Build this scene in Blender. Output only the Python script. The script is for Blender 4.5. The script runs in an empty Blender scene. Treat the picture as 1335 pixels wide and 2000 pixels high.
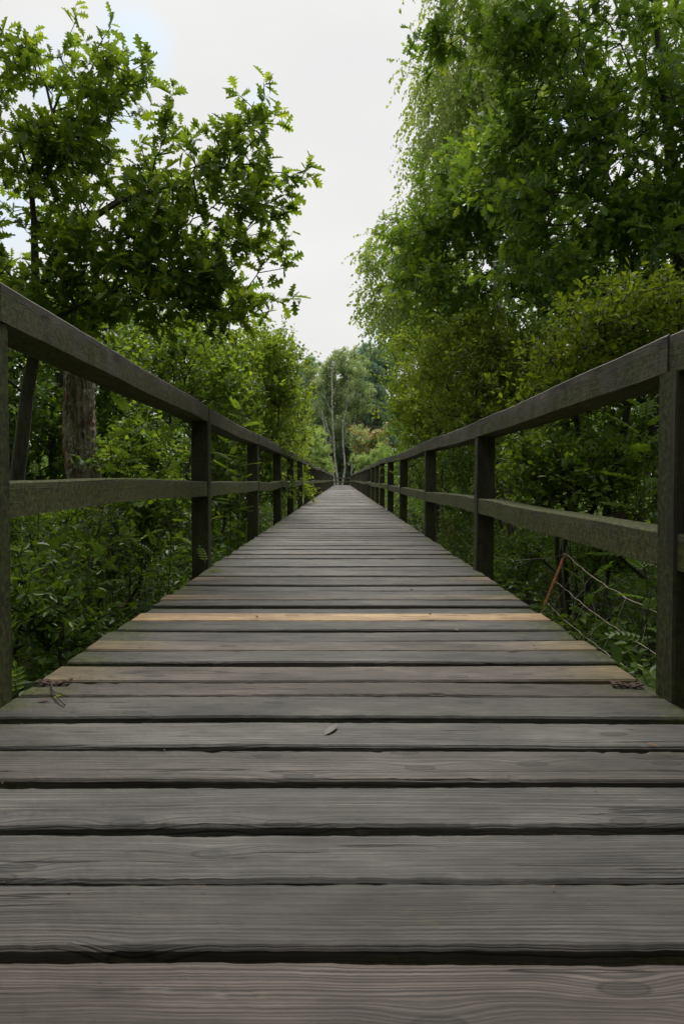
import bpy, math, random
import numpy as np
from mathutils import Vector
sc = bpy.context.scene
C = sc.collection
R = math.radians
rng = np.random.default_rng(7)
random.seed(7)

# ------------------------------------------------------------------ camera
F, EYE, HX, HY = 1230.0, 0.6, 667.0, 937.0            # focal length in photo pixels, eye height over the deck
cam = bpy.data.cameras.new('camera'); co = bpy.data.objects.new('camera', cam); C.objects.link(co)
cam.sensor_fit = 'VERTICAL'; cam.sensor_height = 36; cam.sensor_width = 24
cam.lens = F / 2000 * 36
co.location = (0, 0, EYE); co.rotation_euler = (R(90 - 1.3), 0, 0)
cam.shift_y = -0.0175
cam.clip_start = 0.05; cam.clip_end = 2000
cam.dof.use_dof = True; cam.dof.focus_distance = 4.2; cam.dof.aperture_fstop = 12
sc.camera = co

def at(px, py, Y):                                     # a pixel of the photograph at distance Y
    return np.array([(px - HX) / F * Y, Y, EYE - (py - HY) / F * Y])

# ------------------------------------------------------------------ sky and sun
SUN_EL, SUN_AZ = 58, 2
w = bpy.data.worlds.new('World'); sc.world = w; w.use_nodes = True
nt = w.node_tree; nt.nodes.clear(); L = nt.links
out = nt.nodes.new('ShaderNodeOutputWorld')
sky = nt.nodes.new('ShaderNodeTexSky'); sky.sky_type = 'NISHITA'; sky.sun_disc = False
sky.sun_elevation = R(SUN_EL); sky.sun_rotation = R(SUN_AZ)
b1 = nt.nodes.new('ShaderNodeBackground'); b1.inputs[1].default_value = 1.0
hz = nt.nodes.new('ShaderNodeMix'); hz.data_type = 'RGBA'; hz.inputs[0].default_value = .5
vl = nt.nodes.new('ShaderNodeVectorMath'); vl.operation = 'SCALE'; vl.inputs[3].default_value = .07; L.new(sky.outputs[0], vl.inputs[0])
L.new(vl.outputs[0], hz.inputs[6]); hz.inputs[7].default_value = (.26, .36, .41, 1)
L.new(hz.outputs[2], b1.inputs[0])
tc = nt.nodes.new('ShaderNodeTexCoord')
mp = nt.nodes.new('ShaderNodeMapping'); mp.inputs['Scale'].default_value = (1, 1, 2.0)
L.new(tc.outputs['Generated'], mp.inputs[0])
nz = nt.nodes.new('ShaderNodeTexNoise'); nz.inputs['Scale'].default_value = 2.2; nz.inputs['Detail'].default_value = 5
L.new(mp.outputs[0], nz.inputs[0])
rp = nt.nodes.new('ShaderNodeValToRGB')
rp.color_ramp.elements[0].position = .3; rp.color_ramp.elements[0].color = (.285, .287, .286, 1)
rp.color_ramp.elements[1].position = .7; rp.color_ramp.elements[1].color = (.322, .321, .316, 1)
L.new(nz.outputs[0], rp.inputs[0])
b2 = nt.nodes.new('ShaderNodeBackground'); b2.inputs[1].default_value = 1.0
L.new(rp.outputs[0], b2.inputs[0])
nz2 = nt.nodes.new('ShaderNodeTexNoise'); nz2.inputs['Scale'].default_value = 5; nz2.inputs['Detail'].default_value = 6
L.new(mp.outputs[0], nz2.inputs[0])
prev = None                                            # the thin places of the cloud cover, where some blue shows
for px, py, s, a in [(268, 105, 60, .6), (120, 165, 70, .5), (510, 212, 42, .5), (742, 655, 34, .6), (250, 250, 55, .45), (1060, 230, 60, .8), (30, 420, 60, .4), (560, 700, 25, .25)]:
    d = at(px, py, 1.0) - np.array([0, 0, EYE]); d /= np.linalg.norm(d)
    dp = nt.nodes.new('ShaderNodeVectorMath'); dp.operation = 'DISTANCE'
    nr = nt.nodes.new('ShaderNodeVectorMath'); nr.operation = 'NORMALIZE'
    L.new(tc.outputs['Generated'], nr.inputs[0]); L.new(nr.outputs[0], dp.inputs[0]); dp.inputs[1].default_value = tuple(d)
    ad = nt.nodes.new('ShaderNodeMath'); ad.operation = 'MULTIPLY_ADD'; L.new(nz2.outputs[0], ad.inputs[0])
    ad.inputs[1].default_value = s / F * 1.6; L.new(dp.outputs['Value'], ad.inputs[2])
    mr = nt.nodes.new('ShaderNodeMapRange'); mr.interpolation_type = 'SMOOTHSTEP'
    L.new(ad.outputs[0], mr.inputs[0]); mr.inputs[1].default_value = s / F * .7; mr.inputs[2].default_value = s / F * 2
    mr.inputs[3].default_value = a; mr.inputs[4].default_value = 0
    if prev is None: prev = mr.outputs[0]
    else:
        mx = nt.nodes.new('ShaderNodeMath'); mx.operation = 'MAXIMUM'; L.new(prev, mx.inputs[0]); L.new(mr.outputs[0], mx.inputs[1]); prev = mx.outputs[0]
ms = nt.nodes.new('ShaderNodeMixShader'); L.new(prev, ms.inputs[0]); L.new(b2.outputs[0], ms.inputs[1]); L.new(b1.outputs[0], ms.inputs[2])
L.new(ms.outputs[0], out.inputs[0])
sl = bpy.data.lights.new('sun', 'SUN'); so = bpy.data.objects.new('sun', sl); C.objects.link(so)
sl.energy = 1.5; sl.angle = R(28); sl.color = (1, .97, .92)
so.rotation_euler = (R(90 - SUN_EL), 0, R(180 - SUN_AZ))
sc.view_settings.view_transform = 'Standard'; sc.view_settings.look = 'None'
sc.view_settings.exposure = 1.5; sc.view_settings.gamma = 1
sc.render.engine = 'CYCLES'
sc.cycles.max_bounces = 7; sc.cycles.diffuse_bounces = 4; sc.cycles.glossy_bounces = 2; sc.cycles.transmission_bounces = 4
sc.cycles.use_denoising = True
try: sc.cycles.denoiser = 'OPENIMAGEDENOISE'
except Exception: pass

# ------------------------------------------------------------------ helpers
def props(o, label=None, cat=None, group=None, kind=None):
    if label: o['label'] = label
    if cat: o['category'] = cat
    if group: o['group'] = group
    if kind: o['kind'] = kind
    return o
def empty(name, loc=(0, 0, 0), **k):
    o = bpy.data.objects.new(name, None); C.objects.link(o); o.location = loc; o.empty_display_size = .1
    bpy.context.view_layer.update()
    return props(o, **k)
def link(name, me, mat=None, parent=None):
    o = bpy.data.objects.new(name, me); C.objects.link(o)
    if mat: me.materials.append(mat)
    if parent is not None:
        o.parent = parent; o.location = tuple(-Vector(parent.location))
    return o
def mesh_np(name, V, loops, totals, smooth=False, attrs=None):
    V = np.asarray(V, np.float32); loops = np.asarray(loops, np.int32); totals = np.asarray(totals, np.int32)
    me = bpy.data.meshes.new(name)
    me.vertices.add(len(V)); me.vertices.foreach_set('co', V.ravel())
    me.loops.add(len(loops)); me.loops.foreach_set('vertex_index', loops)
    me.polygons.add(len(totals))
    me.polygons.foreach_set('loop_start', np.concatenate([[0], np.cumsum(totals)[:-1]]).astype(np.int32))
    me.polygons.foreach_set('use_smooth', np.full(len(totals), smooth))
    for k, (typ, arr) in (attrs or {}).items():
        a = me.attributes.new(k, typ, 'POINT')
        a.data.foreach_set({'FLOAT': 'value', 'FLOAT_VECTOR': 'vector', 'FLOAT_COLOR': 'color'}[typ], np.asarray(arr, np.float32).ravel())
    me.update(calc_edges=True); me.validate()
    return me
def unit(a):
    return a / np.maximum(np.linalg.norm(a, axis=-1, keepdims=True), 1e-9)
def noise1(n, knots, amp):                              # a smooth random curve
    k = max(2, int(knots)); x = np.linspace(0, k - 1, n); y = rng.uniform(-1, 1, k)
    i = np.clip(x.astype(int), 0, k - 2); t = x - i; t = t * t * (3 - 2 * t)
    return amp * (y[i] * (1 - t) + y[i + 1] * t)

# ------------------------------------------------------------------ materials
class N:
    def __init__(s, name):
        s.m = bpy.data.materials.new(name); s.m.use_nodes = True; s.t = s.m.node_tree; s.t.nodes.clear()
        s.o = s.t.nodes.new('ShaderNodeOutputMaterial')
    def n(s, typ, ins=None, **kw):
        x = s.t.nodes.new('ShaderNode' + typ)
        for k, v in kw.items(): setattr(x, k, v)
        for k, v in (ins or {}).items():
            if isinstance(v, bpy.types.NodeSocket): s.t.links.new(v, x.inputs[k])
            else: x.inputs[k].default_value = v
        return x
    def math(s, op, a, b=0.0, c=0.0, clamp=False):
        x = s.n('Math', {0: a, 1: b, 2: c}, operation=op); x.use_clamp = clamp; return x.outputs[0]
    def attr(s, name, out='Fac'): return s.n('Attribute', attribute_name=name).outputs[out]
    def noise(s, vec, scale, detail=3, rough=.5, dist=0.0):
        return s.n('TexNoise', {'Vector': vec, 'Scale': scale, 'Detail': detail, 'Roughness': rough, 'Distortion': dist}).outputs[0]
    def scale(s, vec, v): return s.n('VectorMath', {0: vec, 1: v}, operation='MULTIPLY').outputs[0]
    def rng(s, v, a, b, c=0.0, d=1.0, smooth=True):
        return s.n('MapRange', {0: v, 1: a, 2: b, 3: c, 4: d}, interpolation_type='SMOOTHSTEP' if smooth else 'LINEAR').outputs[0]
    def mix(s, f, a, b, blend='MIX'):
        x = s.n('Mix', data_type='RGBA', blend_type=blend)
        for i, v in ((0, f), (6, a), (7, b)):
            if isinstance(v, bpy.types.NodeSocket): s.t.links.new(v, x.inputs[i])
            else: x.inputs[i].default_value = v
        return x.outputs[2]
    def ramp(s, f, stops):
        x = s.n('ValToRGB', {0: f}); e = x.color_ramp.elements
        while len(e) > 1: e.remove(e[-1])
        e[0].position = stops[0][0]; e[0].color = (*stops[0][1], 1)
        for p, c in stops[1:]: q = e.new(p); q.color = (*c, 1)
        return x.outputs[0]
    def done(s, sh): s.t.links.new(sh, s.o.inputs[0]); return s.m

def wood(name, base=None, moss_col=(.075, .085, .018), moss_base=0.0, topmoss=0.0, grain=1.0, bump=.5, dark=1.0, rough=.8, nails=0.0):
    """weathered board. Point attributes: gc = position in the board's own axes (x along the grain), seed, tone, moss."""
    m = N(name)
    gc = m.attr('gc', 'Vector'); seed = m.attr('seed')
    off = m.n('CombineXYZ', {0: m.math('MULTIPLY', seed, 7.31), 1: m.math('MULTIPLY', seed, 3.17), 2: m.math('MULTIPLY', seed, 1.93)}).outputs[0]
    v = m.n('VectorMath', {0: gc, 1: off}, operation='ADD').outputs[0]
    sp = m.n('SeparateXYZ', {0: v})
    cross = m.math('MULTIPLY_ADD', sp.outputs[2], .8, sp.outputs[1])
    wa = m.noise(m.scale(v, (1.1, 5, 5)), 1.0, 3, .55)
    wb = m.noise(m.scale(v, (4.5, 18, 18)), 1.0, 2, .5)
    kv = m.n('CombineXYZ', {0: m.math('MULTIPLY', sp.outputs[0], 3.4), 1: m.math('MULTIPLY', cross, 9.5)}).outputs[0]
    kn = m.n('TexVoronoi', {'Vector': kv, 'Scale': 1.0, 'Randomness': 1.0}, feature='F1', voronoi_dimensions='2D')
    kg = m.rng(m.n('SeparateColor', {0: kn.outputs['Color']}).outputs[0], .50, .51, 1, 0)
    kd = m.math('ADD', kn.outputs['Distance'], m.math('MULTIPLY', kg, 1.0))
    kr = m.math('MULTIPLY', m.rng(kd, .0, .40, 1, 0), .015)
    fld = m.math('ADD', cross, kr)
    fld = m.math('MULTIPLY_ADD', wa, .042, fld)
    fld = m.math('MULTIPLY_ADD', wb, .006, fld)
    st = m.n('TexNoise', {'W': m.math('MULTIPLY', fld, 260.0), 'Scale': 1.0, 'Detail': 3, 'Roughness': .62}, noise_dimensions='1D').outputs[0]
    strk = m.rng(st, .36, .56)
    fib = m.noise(m.scale(v, (9, 380, 380)), 1.0, 3, .7)
    blo = m.noise(m.scale(v, (2.2, 6, 6)), 1.0, 4, .6)
    blo2 = m.noise(m.scale(v, (11, 30, 30)), 1.0, 3, .6)
    cr = m.noise(m.scale(v, (1.7, 48, 48)), 1.0, 2, .45)
    crk = m.math('MULTIPLY', m.rng(m.math('ABSOLUTE', m.math('SUBTRACT', cr, .345)), .003, .024, 1, 0), m.rng(wa, .42, .52))
    ki = m.math('MULTIPLY', m.rng(kd, .085, .13, 1, 0), m.rng(m.math('ABSOLUTE', m.math('SUBTRACT', kd, .105)), .0, .025, 1, .40))
    tone = m.attr('tone', 'Color') if base is None else m.n('RGB').outputs[0]
    if base is not None: tone.default_value = (*base, 1)
    gs = m.rng(m.noise(m.scale(v, (1.8, 9, 9)), 1.0, 3, .6), .36, .64, .30, 1.15)
    mul = m.math('ADD', .95, m.math('MULTIPLY', m.math('MULTIPLY', m.math('SUBTRACT', strk, .60), .85 * grain), gs))
    mul = m.math('MULTIPLY', mul, m.rng(fib, .28, .72, .60, 1.30, False))
    mul = m.math('MULTIPLY', mul, m.rng(blo, .32, .68, .50, 1.32, False))
    mul = m.math('MULTIPLY', mul, m.rng(blo2, .3, .7, .80, 1.16, False))
    mul = m.math('MULTIPLY', mul, m.math('SUBTRACT', 1, m.math('MULTIPLY', crk, .85)))
    mul = m.math('MULTIPLY', mul, m.math('SUBTRACT', 1, m.math('MULTIPLY', ki, .85)))
    gp = m.n('SeparateXYZ', {0: gc})
    jx = m.math('ABSOLUTE', m.math('SUBTRACT', m.math('ABSOLUTE', m.math('ADD', gp.outputs[0], m.math('MULTIPLY', m.math('SINE', m.math('MULTIPLY', seed, 5.1)), .012))), .70))
    jy = m.math('ABSOLUTE', m.math('SUBTRACT', m.math('ABSOLUTE', m.math('ADD', gp.outputs[1], m.math('MULTIPLY', m.math('SINE', m.math('MULTIPLY', seed, 9.7)), .008))), .036))
    nd = m.math('SQRT', m.math('ADD', m.math('POWER', jx, 2.0), m.math('POWER', jy, 2.0)))
    nail = m.math('MAXIMUM', m.rng(nd, .0025, .0045, 1, 0), m.math('MULTIPLY', m.rng(m.math('SQRT', m.math('ADD', m.math('POWER', m.math('MULTIPLY', jx, .35), 2.0), m.math('POWER', jy, 2.0))), .001, .010, 1, 0), .4))
    mul = m.math('MULTIPLY', mul, m.math('SUBTRACT', 1, m.math('MULTIPLY', nail, nails)))
    mul = m.math('MULTIPLY', mul, dark)
    col = m.mix(1.0, tone, m.n('CombineColor', {0: mul, 1: mul, 2: mul}).outputs[0], 'MULTIPLY')
    col = m.mix(m.math('MULTIPLY', m.rng(m.noise(m.scale(v, (7, 22, 22)), 1.0, 3, .6), .66, .76), .14), col, (.30, .30, .29, 1))  # scuffs
    spk = m.rng(m.noise(m.scale(v, (70, 70, 70)), 1.0, 1), .78, .82)
    col = m.mix(m.math('MULTIPLY', spk, .7), col, (.02, .018, .014, 1))
    mo = m.math('ADD', m.attr('moss'), moss_base)
    if topmoss:
        gz = m.n('SeparateXYZ', {0: m.n('NewGeometry').outputs['Normal']}).outputs[2]
        mo = m.math('ADD', mo, m.math('MULTIPLY', m.rng(gz, .3, .9), topmoss))
    mn = m.noise(m.scale(v, (7, 11, 11)), 1.0, 5, .65)
    mf = m.math('MULTIPLY', m.rng(m.math('ADD', mn, mo), .62, 1.02), .85)
    mn2 = m.noise(m.scale(v, (60, 60, 60)), 1.0, 2)
    mc = m.mix(m.rng(mn2, .35, .7), (*[c * .55 for c in moss_col], 1), (*[c * 1.5 for c in moss_col], 1))
    col = m.mix(mf, col, mc)
    h = m.math('ADD', m.math('MULTIPLY', strk, .5), m.math('MULTIPLY', fib, .5))
    h = m.math('SUBTRACT', h, m.math('MULTIPLY', crk, 2.2))
    h = m.math('ADD', h, m.math('MULTIPLY', m.math('MULTIPLY', mf, mn2), 2.0))
    bp = m.n('Bump', {'Strength': bump, 'Distance': .0016, 'Height': h})
    p = m.n('BsdfPrincipled', {'Base Color': col, 'Roughness': rough, 'Normal': bp.outputs[0], 'Specular IOR Level': .35})
    return m.done(p.outputs[0])

def leafmat(name, lo, mid, hi, trans=.40, rough=.42, spec=.4):
    m = N(name)
    t = m.attr('tint')
    col = m.ramp(t, [(0, lo), (.5, mid), (.93, hi), (1, tuple(min(1, c * k) for c, k in zip(hi, (1.2, 1.08, 1.0))))])
    p = m.n('BsdfPrincipled', {'Base Color': col, 'Roughness': rough, 'Specular IOR Level': spec})
    tcn = m.mix(1.0, col, (1.40, 1.32, .62, 1), 'MULTIPLY')
    tr = m.n('BsdfTranslucent', {'Color': tcn})
    return m.done(m.n('MixShader', {0: trans, 1: p.outputs[0], 2: tr.outputs[0]}).outputs[0])

def barkmat(name, c1, c2, sc_=(14, 14, 3), moss=0.0, bump=.8, dist=.01):
    m = N(name); v = m.n('TexCoord').outputs['Object']
    a = m.noise(m.scale(v, sc_), 1.0, 5, .65, .6); b = m.noise(v, 3.0, 4, .6)
    col = m.mix(m.rng(a, .35, .65), (*c1, 1), (*c2, 1))
    col = m.mix(m.math('MULTIPLY', m.rng(b, .4, .7), moss), col, (.05, .07, .02, 1))
    bp = m.n('Bump', {'Strength': bump, 'Distance': dist, 'Height': a})
    return m.done(m.n('BsdfPrincipled', {'Base Color': col, 'Roughness': .9, 'Normal': bp.outputs[0]}).outputs[0])
def birchbark(name):
    m = N(name); v = m.n('TexCoord').outputs['Object']
    a = m.noise(m.scale(v, (3, 3, 14)), 1.0, 4, .6); b = m.noise(v, 1.1, 5, .65)
    col = m.mix(m.rng(a, .52, .60), (.36, .35, .31, 1), (.06, .055, .045, 1))
    col = m.mix(m.rng(b, .50, .66), col, (.14, .13, .10, 1))
    return m.done(m.n('BsdfPrincipled', {'Base Color': col, 'Roughness': .7}).outputs[0])
def flat(name, c, rough=.7, metal=0.0):
    m = N(name); v = m.n('TexCoord').outputs['Object']
    a = m.noise(v, 40.0, 4, .6)
    col = m.mix(m.rng(a, .3, .7), (*[x * .7 for x in c], 1), (*[min(1, x * 1.25) for x in c], 1))
    return m.done(m.n('BsdfPrincipled', {'Base Color': col, 'Roughness': rough, 'Metallic': metal}).outputs[0])

M_DECK = wood('deck_wood', grain=1.15, bump=.7, nails=.85, rough=.66)
M_RAIL = wood('rail_wood', base=(.125, .112, .094), moss_base=.12, topmoss=.10, grain=.6, bump=.4)
M_MID = wood('mossy_rail_wood', base=(.135, .125, .098), moss_col=(.085, .095, .022), moss_base=.30, topmoss=.34, grain=.5, bump=.5)
M_POST = wood('post_wood', base=(.070, .062, .048), moss_col=(.06, .07, .018), moss_base=.24, grain=.8, bump=.6)
M_BEAM = wood('beam_wood', base=(.05, .045, .035), grain=.6)
M_RUST = flat('rusty_steel', (.075, .045, .032), .85, .3)
M_BARK = barkmat('dark_bark', (.035, .030, .022), (.085, .075, .058), (26, 26, 5), .5)
M_TWIG = barkmat('twig_bark', (.05, .042, .03), (.10, .085, .06), (40, 40, 10), .3, .3)
M_BIRCH = birchbark('birch_bark')
M_PINEBARK = barkmat('pine_bark', (.10, .05, .03), (.22, .12, .07), (4, 4, 2), 0)
LM_OAK = leafmat('oak_leaf', (0.078, 0.138, 0.025), (0.139, 0.218, 0.030), (0.234, 0.332, 0.039), trans=.58)
LM_OAKD = leafmat('shade_oak_leaf', (0.081, 0.149, 0.029), (0.131, 0.226, 0.035), (0.209, 0.326, 0.046), trans=.42)
LM_BIRCH = leafmat('birch_leaf', (0.176, 0.255, 0.072), (0.271, 0.375, 0.096), (0.383, 0.479, 0.144), trans=.48)
LM_SHRUB = leafmat('shrub_leaf', (0.104, 0.172, 0.027), (0.169, 0.260, 0.031), (0.256, 0.346, 0.044), trans=.5)
LM_YEL = leafmat('yellow_green_leaf', (0.123, 0.180, 0.025), (0.182, 0.263, 0.029), (0.261, 0.339, 0.034), trans=.5)
LM_ROWAN = leafmat('rowan_leaf', (0.064, 0.121, 0.020), (0.109, 0.189, 0.026), (0.178, 0.265, 0.035), trans=.5)
LM_UND = leafmat('undergrowth_leaf', (0.065, 0.123, 0.020), (0.103, 0.184, 0.024), (0.172, 0.264, 0.034), trans=.38)
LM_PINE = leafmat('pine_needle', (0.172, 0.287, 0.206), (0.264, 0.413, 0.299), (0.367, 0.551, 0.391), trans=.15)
LM_FAR = leafmat('hazed_far_leaf', (0.171, 0.256, 0.124), (0.265, 0.361, 0.171), (0.380, 0.474, 0.228), trans=.38)  # distance haze is put into this leaf colour, paler and greyer
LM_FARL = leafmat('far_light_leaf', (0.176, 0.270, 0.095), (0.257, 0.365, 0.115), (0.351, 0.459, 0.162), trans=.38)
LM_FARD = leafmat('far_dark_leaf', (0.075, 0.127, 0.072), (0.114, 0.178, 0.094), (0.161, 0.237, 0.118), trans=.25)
LM_GRASS = leafmat('grass_blade', (.05, .10, .035), (.09, .155, .055), (.14, .20, .075))
M_BERRY = flat('rowan_berry', (.50, .20, .06), .5)
M_STAKE = flat('orange_stake', (.72, .30, .15), .6)
M_CORD = flat('net_cord', (.45, .38, .30), .7)
M_DEADLEAF = flat('dead_leaf', (.16, .10, .05), .8)
M_PALELEAF = flat('pale_dead_leaf', (.13, .12, .11), .8)

# ------------------------------------------------------------------ leaf templates: verts (x width, y length, z normal), faces
def half_leaf(pts, fold=.22, droop=.18):
    V = []; Fc = []
    ys = [p[1] for p in pts]
    n = len(pts)
    for s in (1, -1):
        i0 = len(V)
        for x, y in pts: V.append((s * x, y, abs(x) * fold - droop * y * y))
        Fc.append(list(range(i0, i0 + n)) if s == 1 else list(range(i0 + n - 1, i0 - 1, -1)))
    return np.array(V, np.float32), Fc
T_OAK = [half_leaf([(0, 0), (.03, .10), (.15, .20), (.06, .29), (.27, .42), (.10, .49), (.36, .64), (.13, .69), (.29, .85), (.10, .86), (.10, .98), (0, 1.0)]),
         half_leaf([(0, 0), (.04, .12), (.14, .24), (.07, .31), (.30, .47), (.11, .53), (.33, .73), (.11, .76), (.20, .93), (0, 1.0)], .3, .3)]
T_ELL = [half_leaf([(0, 0), (.16, .22), (.23, .5), (.15, .8), (0, 1.0)], .35, .2), half_leaf([(0, 0), (.2, .3), (.24, .6), (.12, .88), (0, 1.0)], .1, .35)]
T_WIDE = [half_leaf([(0, 0), (.26, .22), (.33, .48), (.2, .8), (0, 1.0)], .3, .2), half_leaf([(0, 0), (.3, .3), (.3, .6), (0, 1.0)], .15, .3)]
T_DIA = [(np.array([(0, 0, 0), (.36, .38, .06), (0, 1, -.1), (-.36, .38, .06)], np.float32), [[0, 1, 2, 3]])]
def rowan_tmpl(npair=6, curve=.35):
    V = []; Fc = []
    def z(y): return -curve * y * y
    for i in range(4):
        a, b = i / 4 * .95, (i + 1) / 4 * .95; i0 = len(V)
        V += [(-.007, a, z(a)), (.007, a, z(a)), (.005, b, z(b)), (-.005, b, z(b))]; Fc.append([i0, i0 + 1, i0 + 2, i0 + 3])
    def leaflet(x, y, ang, ln, wd):
        i0 = len(V); dx, dy = math.sin(ang), math.cos(ang); nx, ny = dy, -dx
        for u, t in ((0, 0), (1, .3), (.9, .65), (0, 1), (-.9, .65), (-1, .3)):
            X = x + dx * ln * t + nx * wd * u; Y = y + dy * ln * t + ny * wd * u
            V.append((X, Y, z(y) - .25 * ln * t * t + .02 * abs(u)))
        Fc.append([i0, i0 + 1, i0 + 2, i0 + 3]); Fc.append([i0, i0 + 3, i0 + 4, i0 + 5])
    for k in range(npair):
        y = .22 + .72 * k / npair; ln = .30 * (1 - .25 * abs(k - npair * .45) / npair * 2)
        for s in (1, -1): leaflet(0, y + .01 * s, s * (1.15 - .05 * k), ln, .052)
    leaflet(0, .93, 0, .27, .052)
    return np.array(V, np.float32), Fc
T_ROWAN = [rowan_tmpl(6, .3), rowan_tmpl(7, .55), rowan_tmpl(5, .15)]
def tuft_tmpl(n=12, seed=1, wd=.035):
    r = np.random.default_rng(seed); V = []; Fc = []
    for k in range(n):
        a = r.uniform(0, 6.28); e = r.uniform(.1, 1.3); d = np.array([math.cos(a) * math.sin(e), math.cos(e), math.sin(a) * math.sin(e)])
        s = unit(np.cross(d, r.normal(size=3))); ln = r.uniform(.6, 1)
        i0 = len(V); V += [tuple(-s * wd), tuple(s * wd), tuple(d * ln)]; Fc.append([i0, i0 + 1, i0 + 2])
    return np.array(V, np.float32), Fc
T_TUFT = [tuft_tmpl(11, 1, .05), tuft_tmpl(11, 2, .05), tuft_tmpl(11, 3, .05)]
def cluster_tmpl(n=5, seed=1, size=.3):                  # several small leaves as one far clump
    r = np.random.default_rng(seed); V = []; Fc = []
    for k in range(n):
        c = r.uniform(-.5, .5, 3); a = unit(r.normal(size=3)); b = unit(np.cross(a, r.normal(size=3)))
        i0 = len(V); V += [tuple(c), tuple(c + a * size * .5 + b * size * .4), tuple(c + a * size), tuple(c + a * size * .5 - b * size * .4)]; Fc.append([i0, i0 + 1, i0 + 2, i0 + 3])
    return np.array(V, np.float32), Fc
T_CLUS = [cluster_tmpl(6, s, .42) for s in (1, 2, 3)]
def blade_tmpl(bend):
    V = []; Fc = []
    for i in range(5):
        t = i / 4; wd = .018 * (1 - t ** 1.5) + .001; V += [(-wd, t * (1 - .3 * bend * t), -bend * t * t), (wd, t * (1 - .3 * bend * t), -bend * t * t)]
        if i: j = len(V) - 4; Fc.append([j, j + 1, j + 3, j + 2])
    return np.array(V, np.float32), Fc
T_BLADE = [blade_tmpl(.25), blade_tmpl(.6), blade_tmpl(.9)]

def leaves(name, tm, pos, axis, nrm, size, tint, mat, parent=None):
    pos = np.asarray(pos); n = len(pos)
    y = unit(axis); z = unit(nrm - (nrm * y).sum(1, keepdims=True) * y); x = np.cross(y, z)
    which = rng.integers(0, len(tm), n)
    Vs, Ls, Ts, Ti = [], [], [], []; base = 0
    for k, (tv, tf) in enumerate(tm):
        I = np.nonzero(which == k)[0]
        if not len(I): continue
        s = size[I][:, None, None]
        P = pos[I][:, None, :] + s * (tv[None, :, 0:1] * x[I][:, None, :] + tv[None, :, 1:2] * y[I][:, None, :] + tv[None, :, 2:3] * z[I][:, None, :])
        lp = np.concatenate([np.array(f) for f in tf]); tt = np.array([len(f) for f in tf])
        nv = len(tv)
        Ls.append((lp[None, :] + (np.arange(len(I)) * nv)[:, None] + base).ravel()); Ts.append(np.tile(tt, len(I)))
        Vs.append(P.reshape(-1, 3)); Ti.append(np.repeat(tint[I], nv)); base += len(I) * nv
    me = mesh_np(name, np.concatenate(Vs), np.concatenate(Ls), np.concatenate(Ts), False, {'tint': ('FLOAT', np.concatenate(Ti))})
    return link(name, me, mat, parent)

def tubes(name, A, B, ra, rb, mat, parent=None, sides=5):
    A, B = np.asarray(A, float), np.asarray(B, float); ra, rb = np.asarray(ra), np.asarray(rb); n = len(A)
    d = unit(B - A); ref = np.where(np.abs(d[:, 2:3]) < .9, np.array([[0, 0, 1.]]), np.array([[1., 0, 0]]))
    u = unit(np.cross(d, ref)); v = np.cross(d, u)
    th = np.linspace(0, 2 * np.pi, sides, endpoint=False)
    ring = np.cos(th)[None, :, None] * u[:, None, :] + np.sin(th)[None, :, None] * v[:, None, :]
    V = np.concatenate([A[:, None, :] + ring * ra[:, None, None], (B + d * np.minimum(rb, .02)[:, None] * .5)[:, None, :] + ring * rb[:, None, None]], 1).reshape(-1, 3)
    k = np.arange(sides); k2 = (k + 1) % sides
    q = np.stack([k, k2, k2 + sides, k + sides], 1).ravel()
    loops = (q[None, :] + (np.arange(n) * 2 * sides)[:, None]).ravel()
    return link(name, mesh_np(name, V, loops, np.full(n * sides, 4), True), mat, parent)

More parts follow.
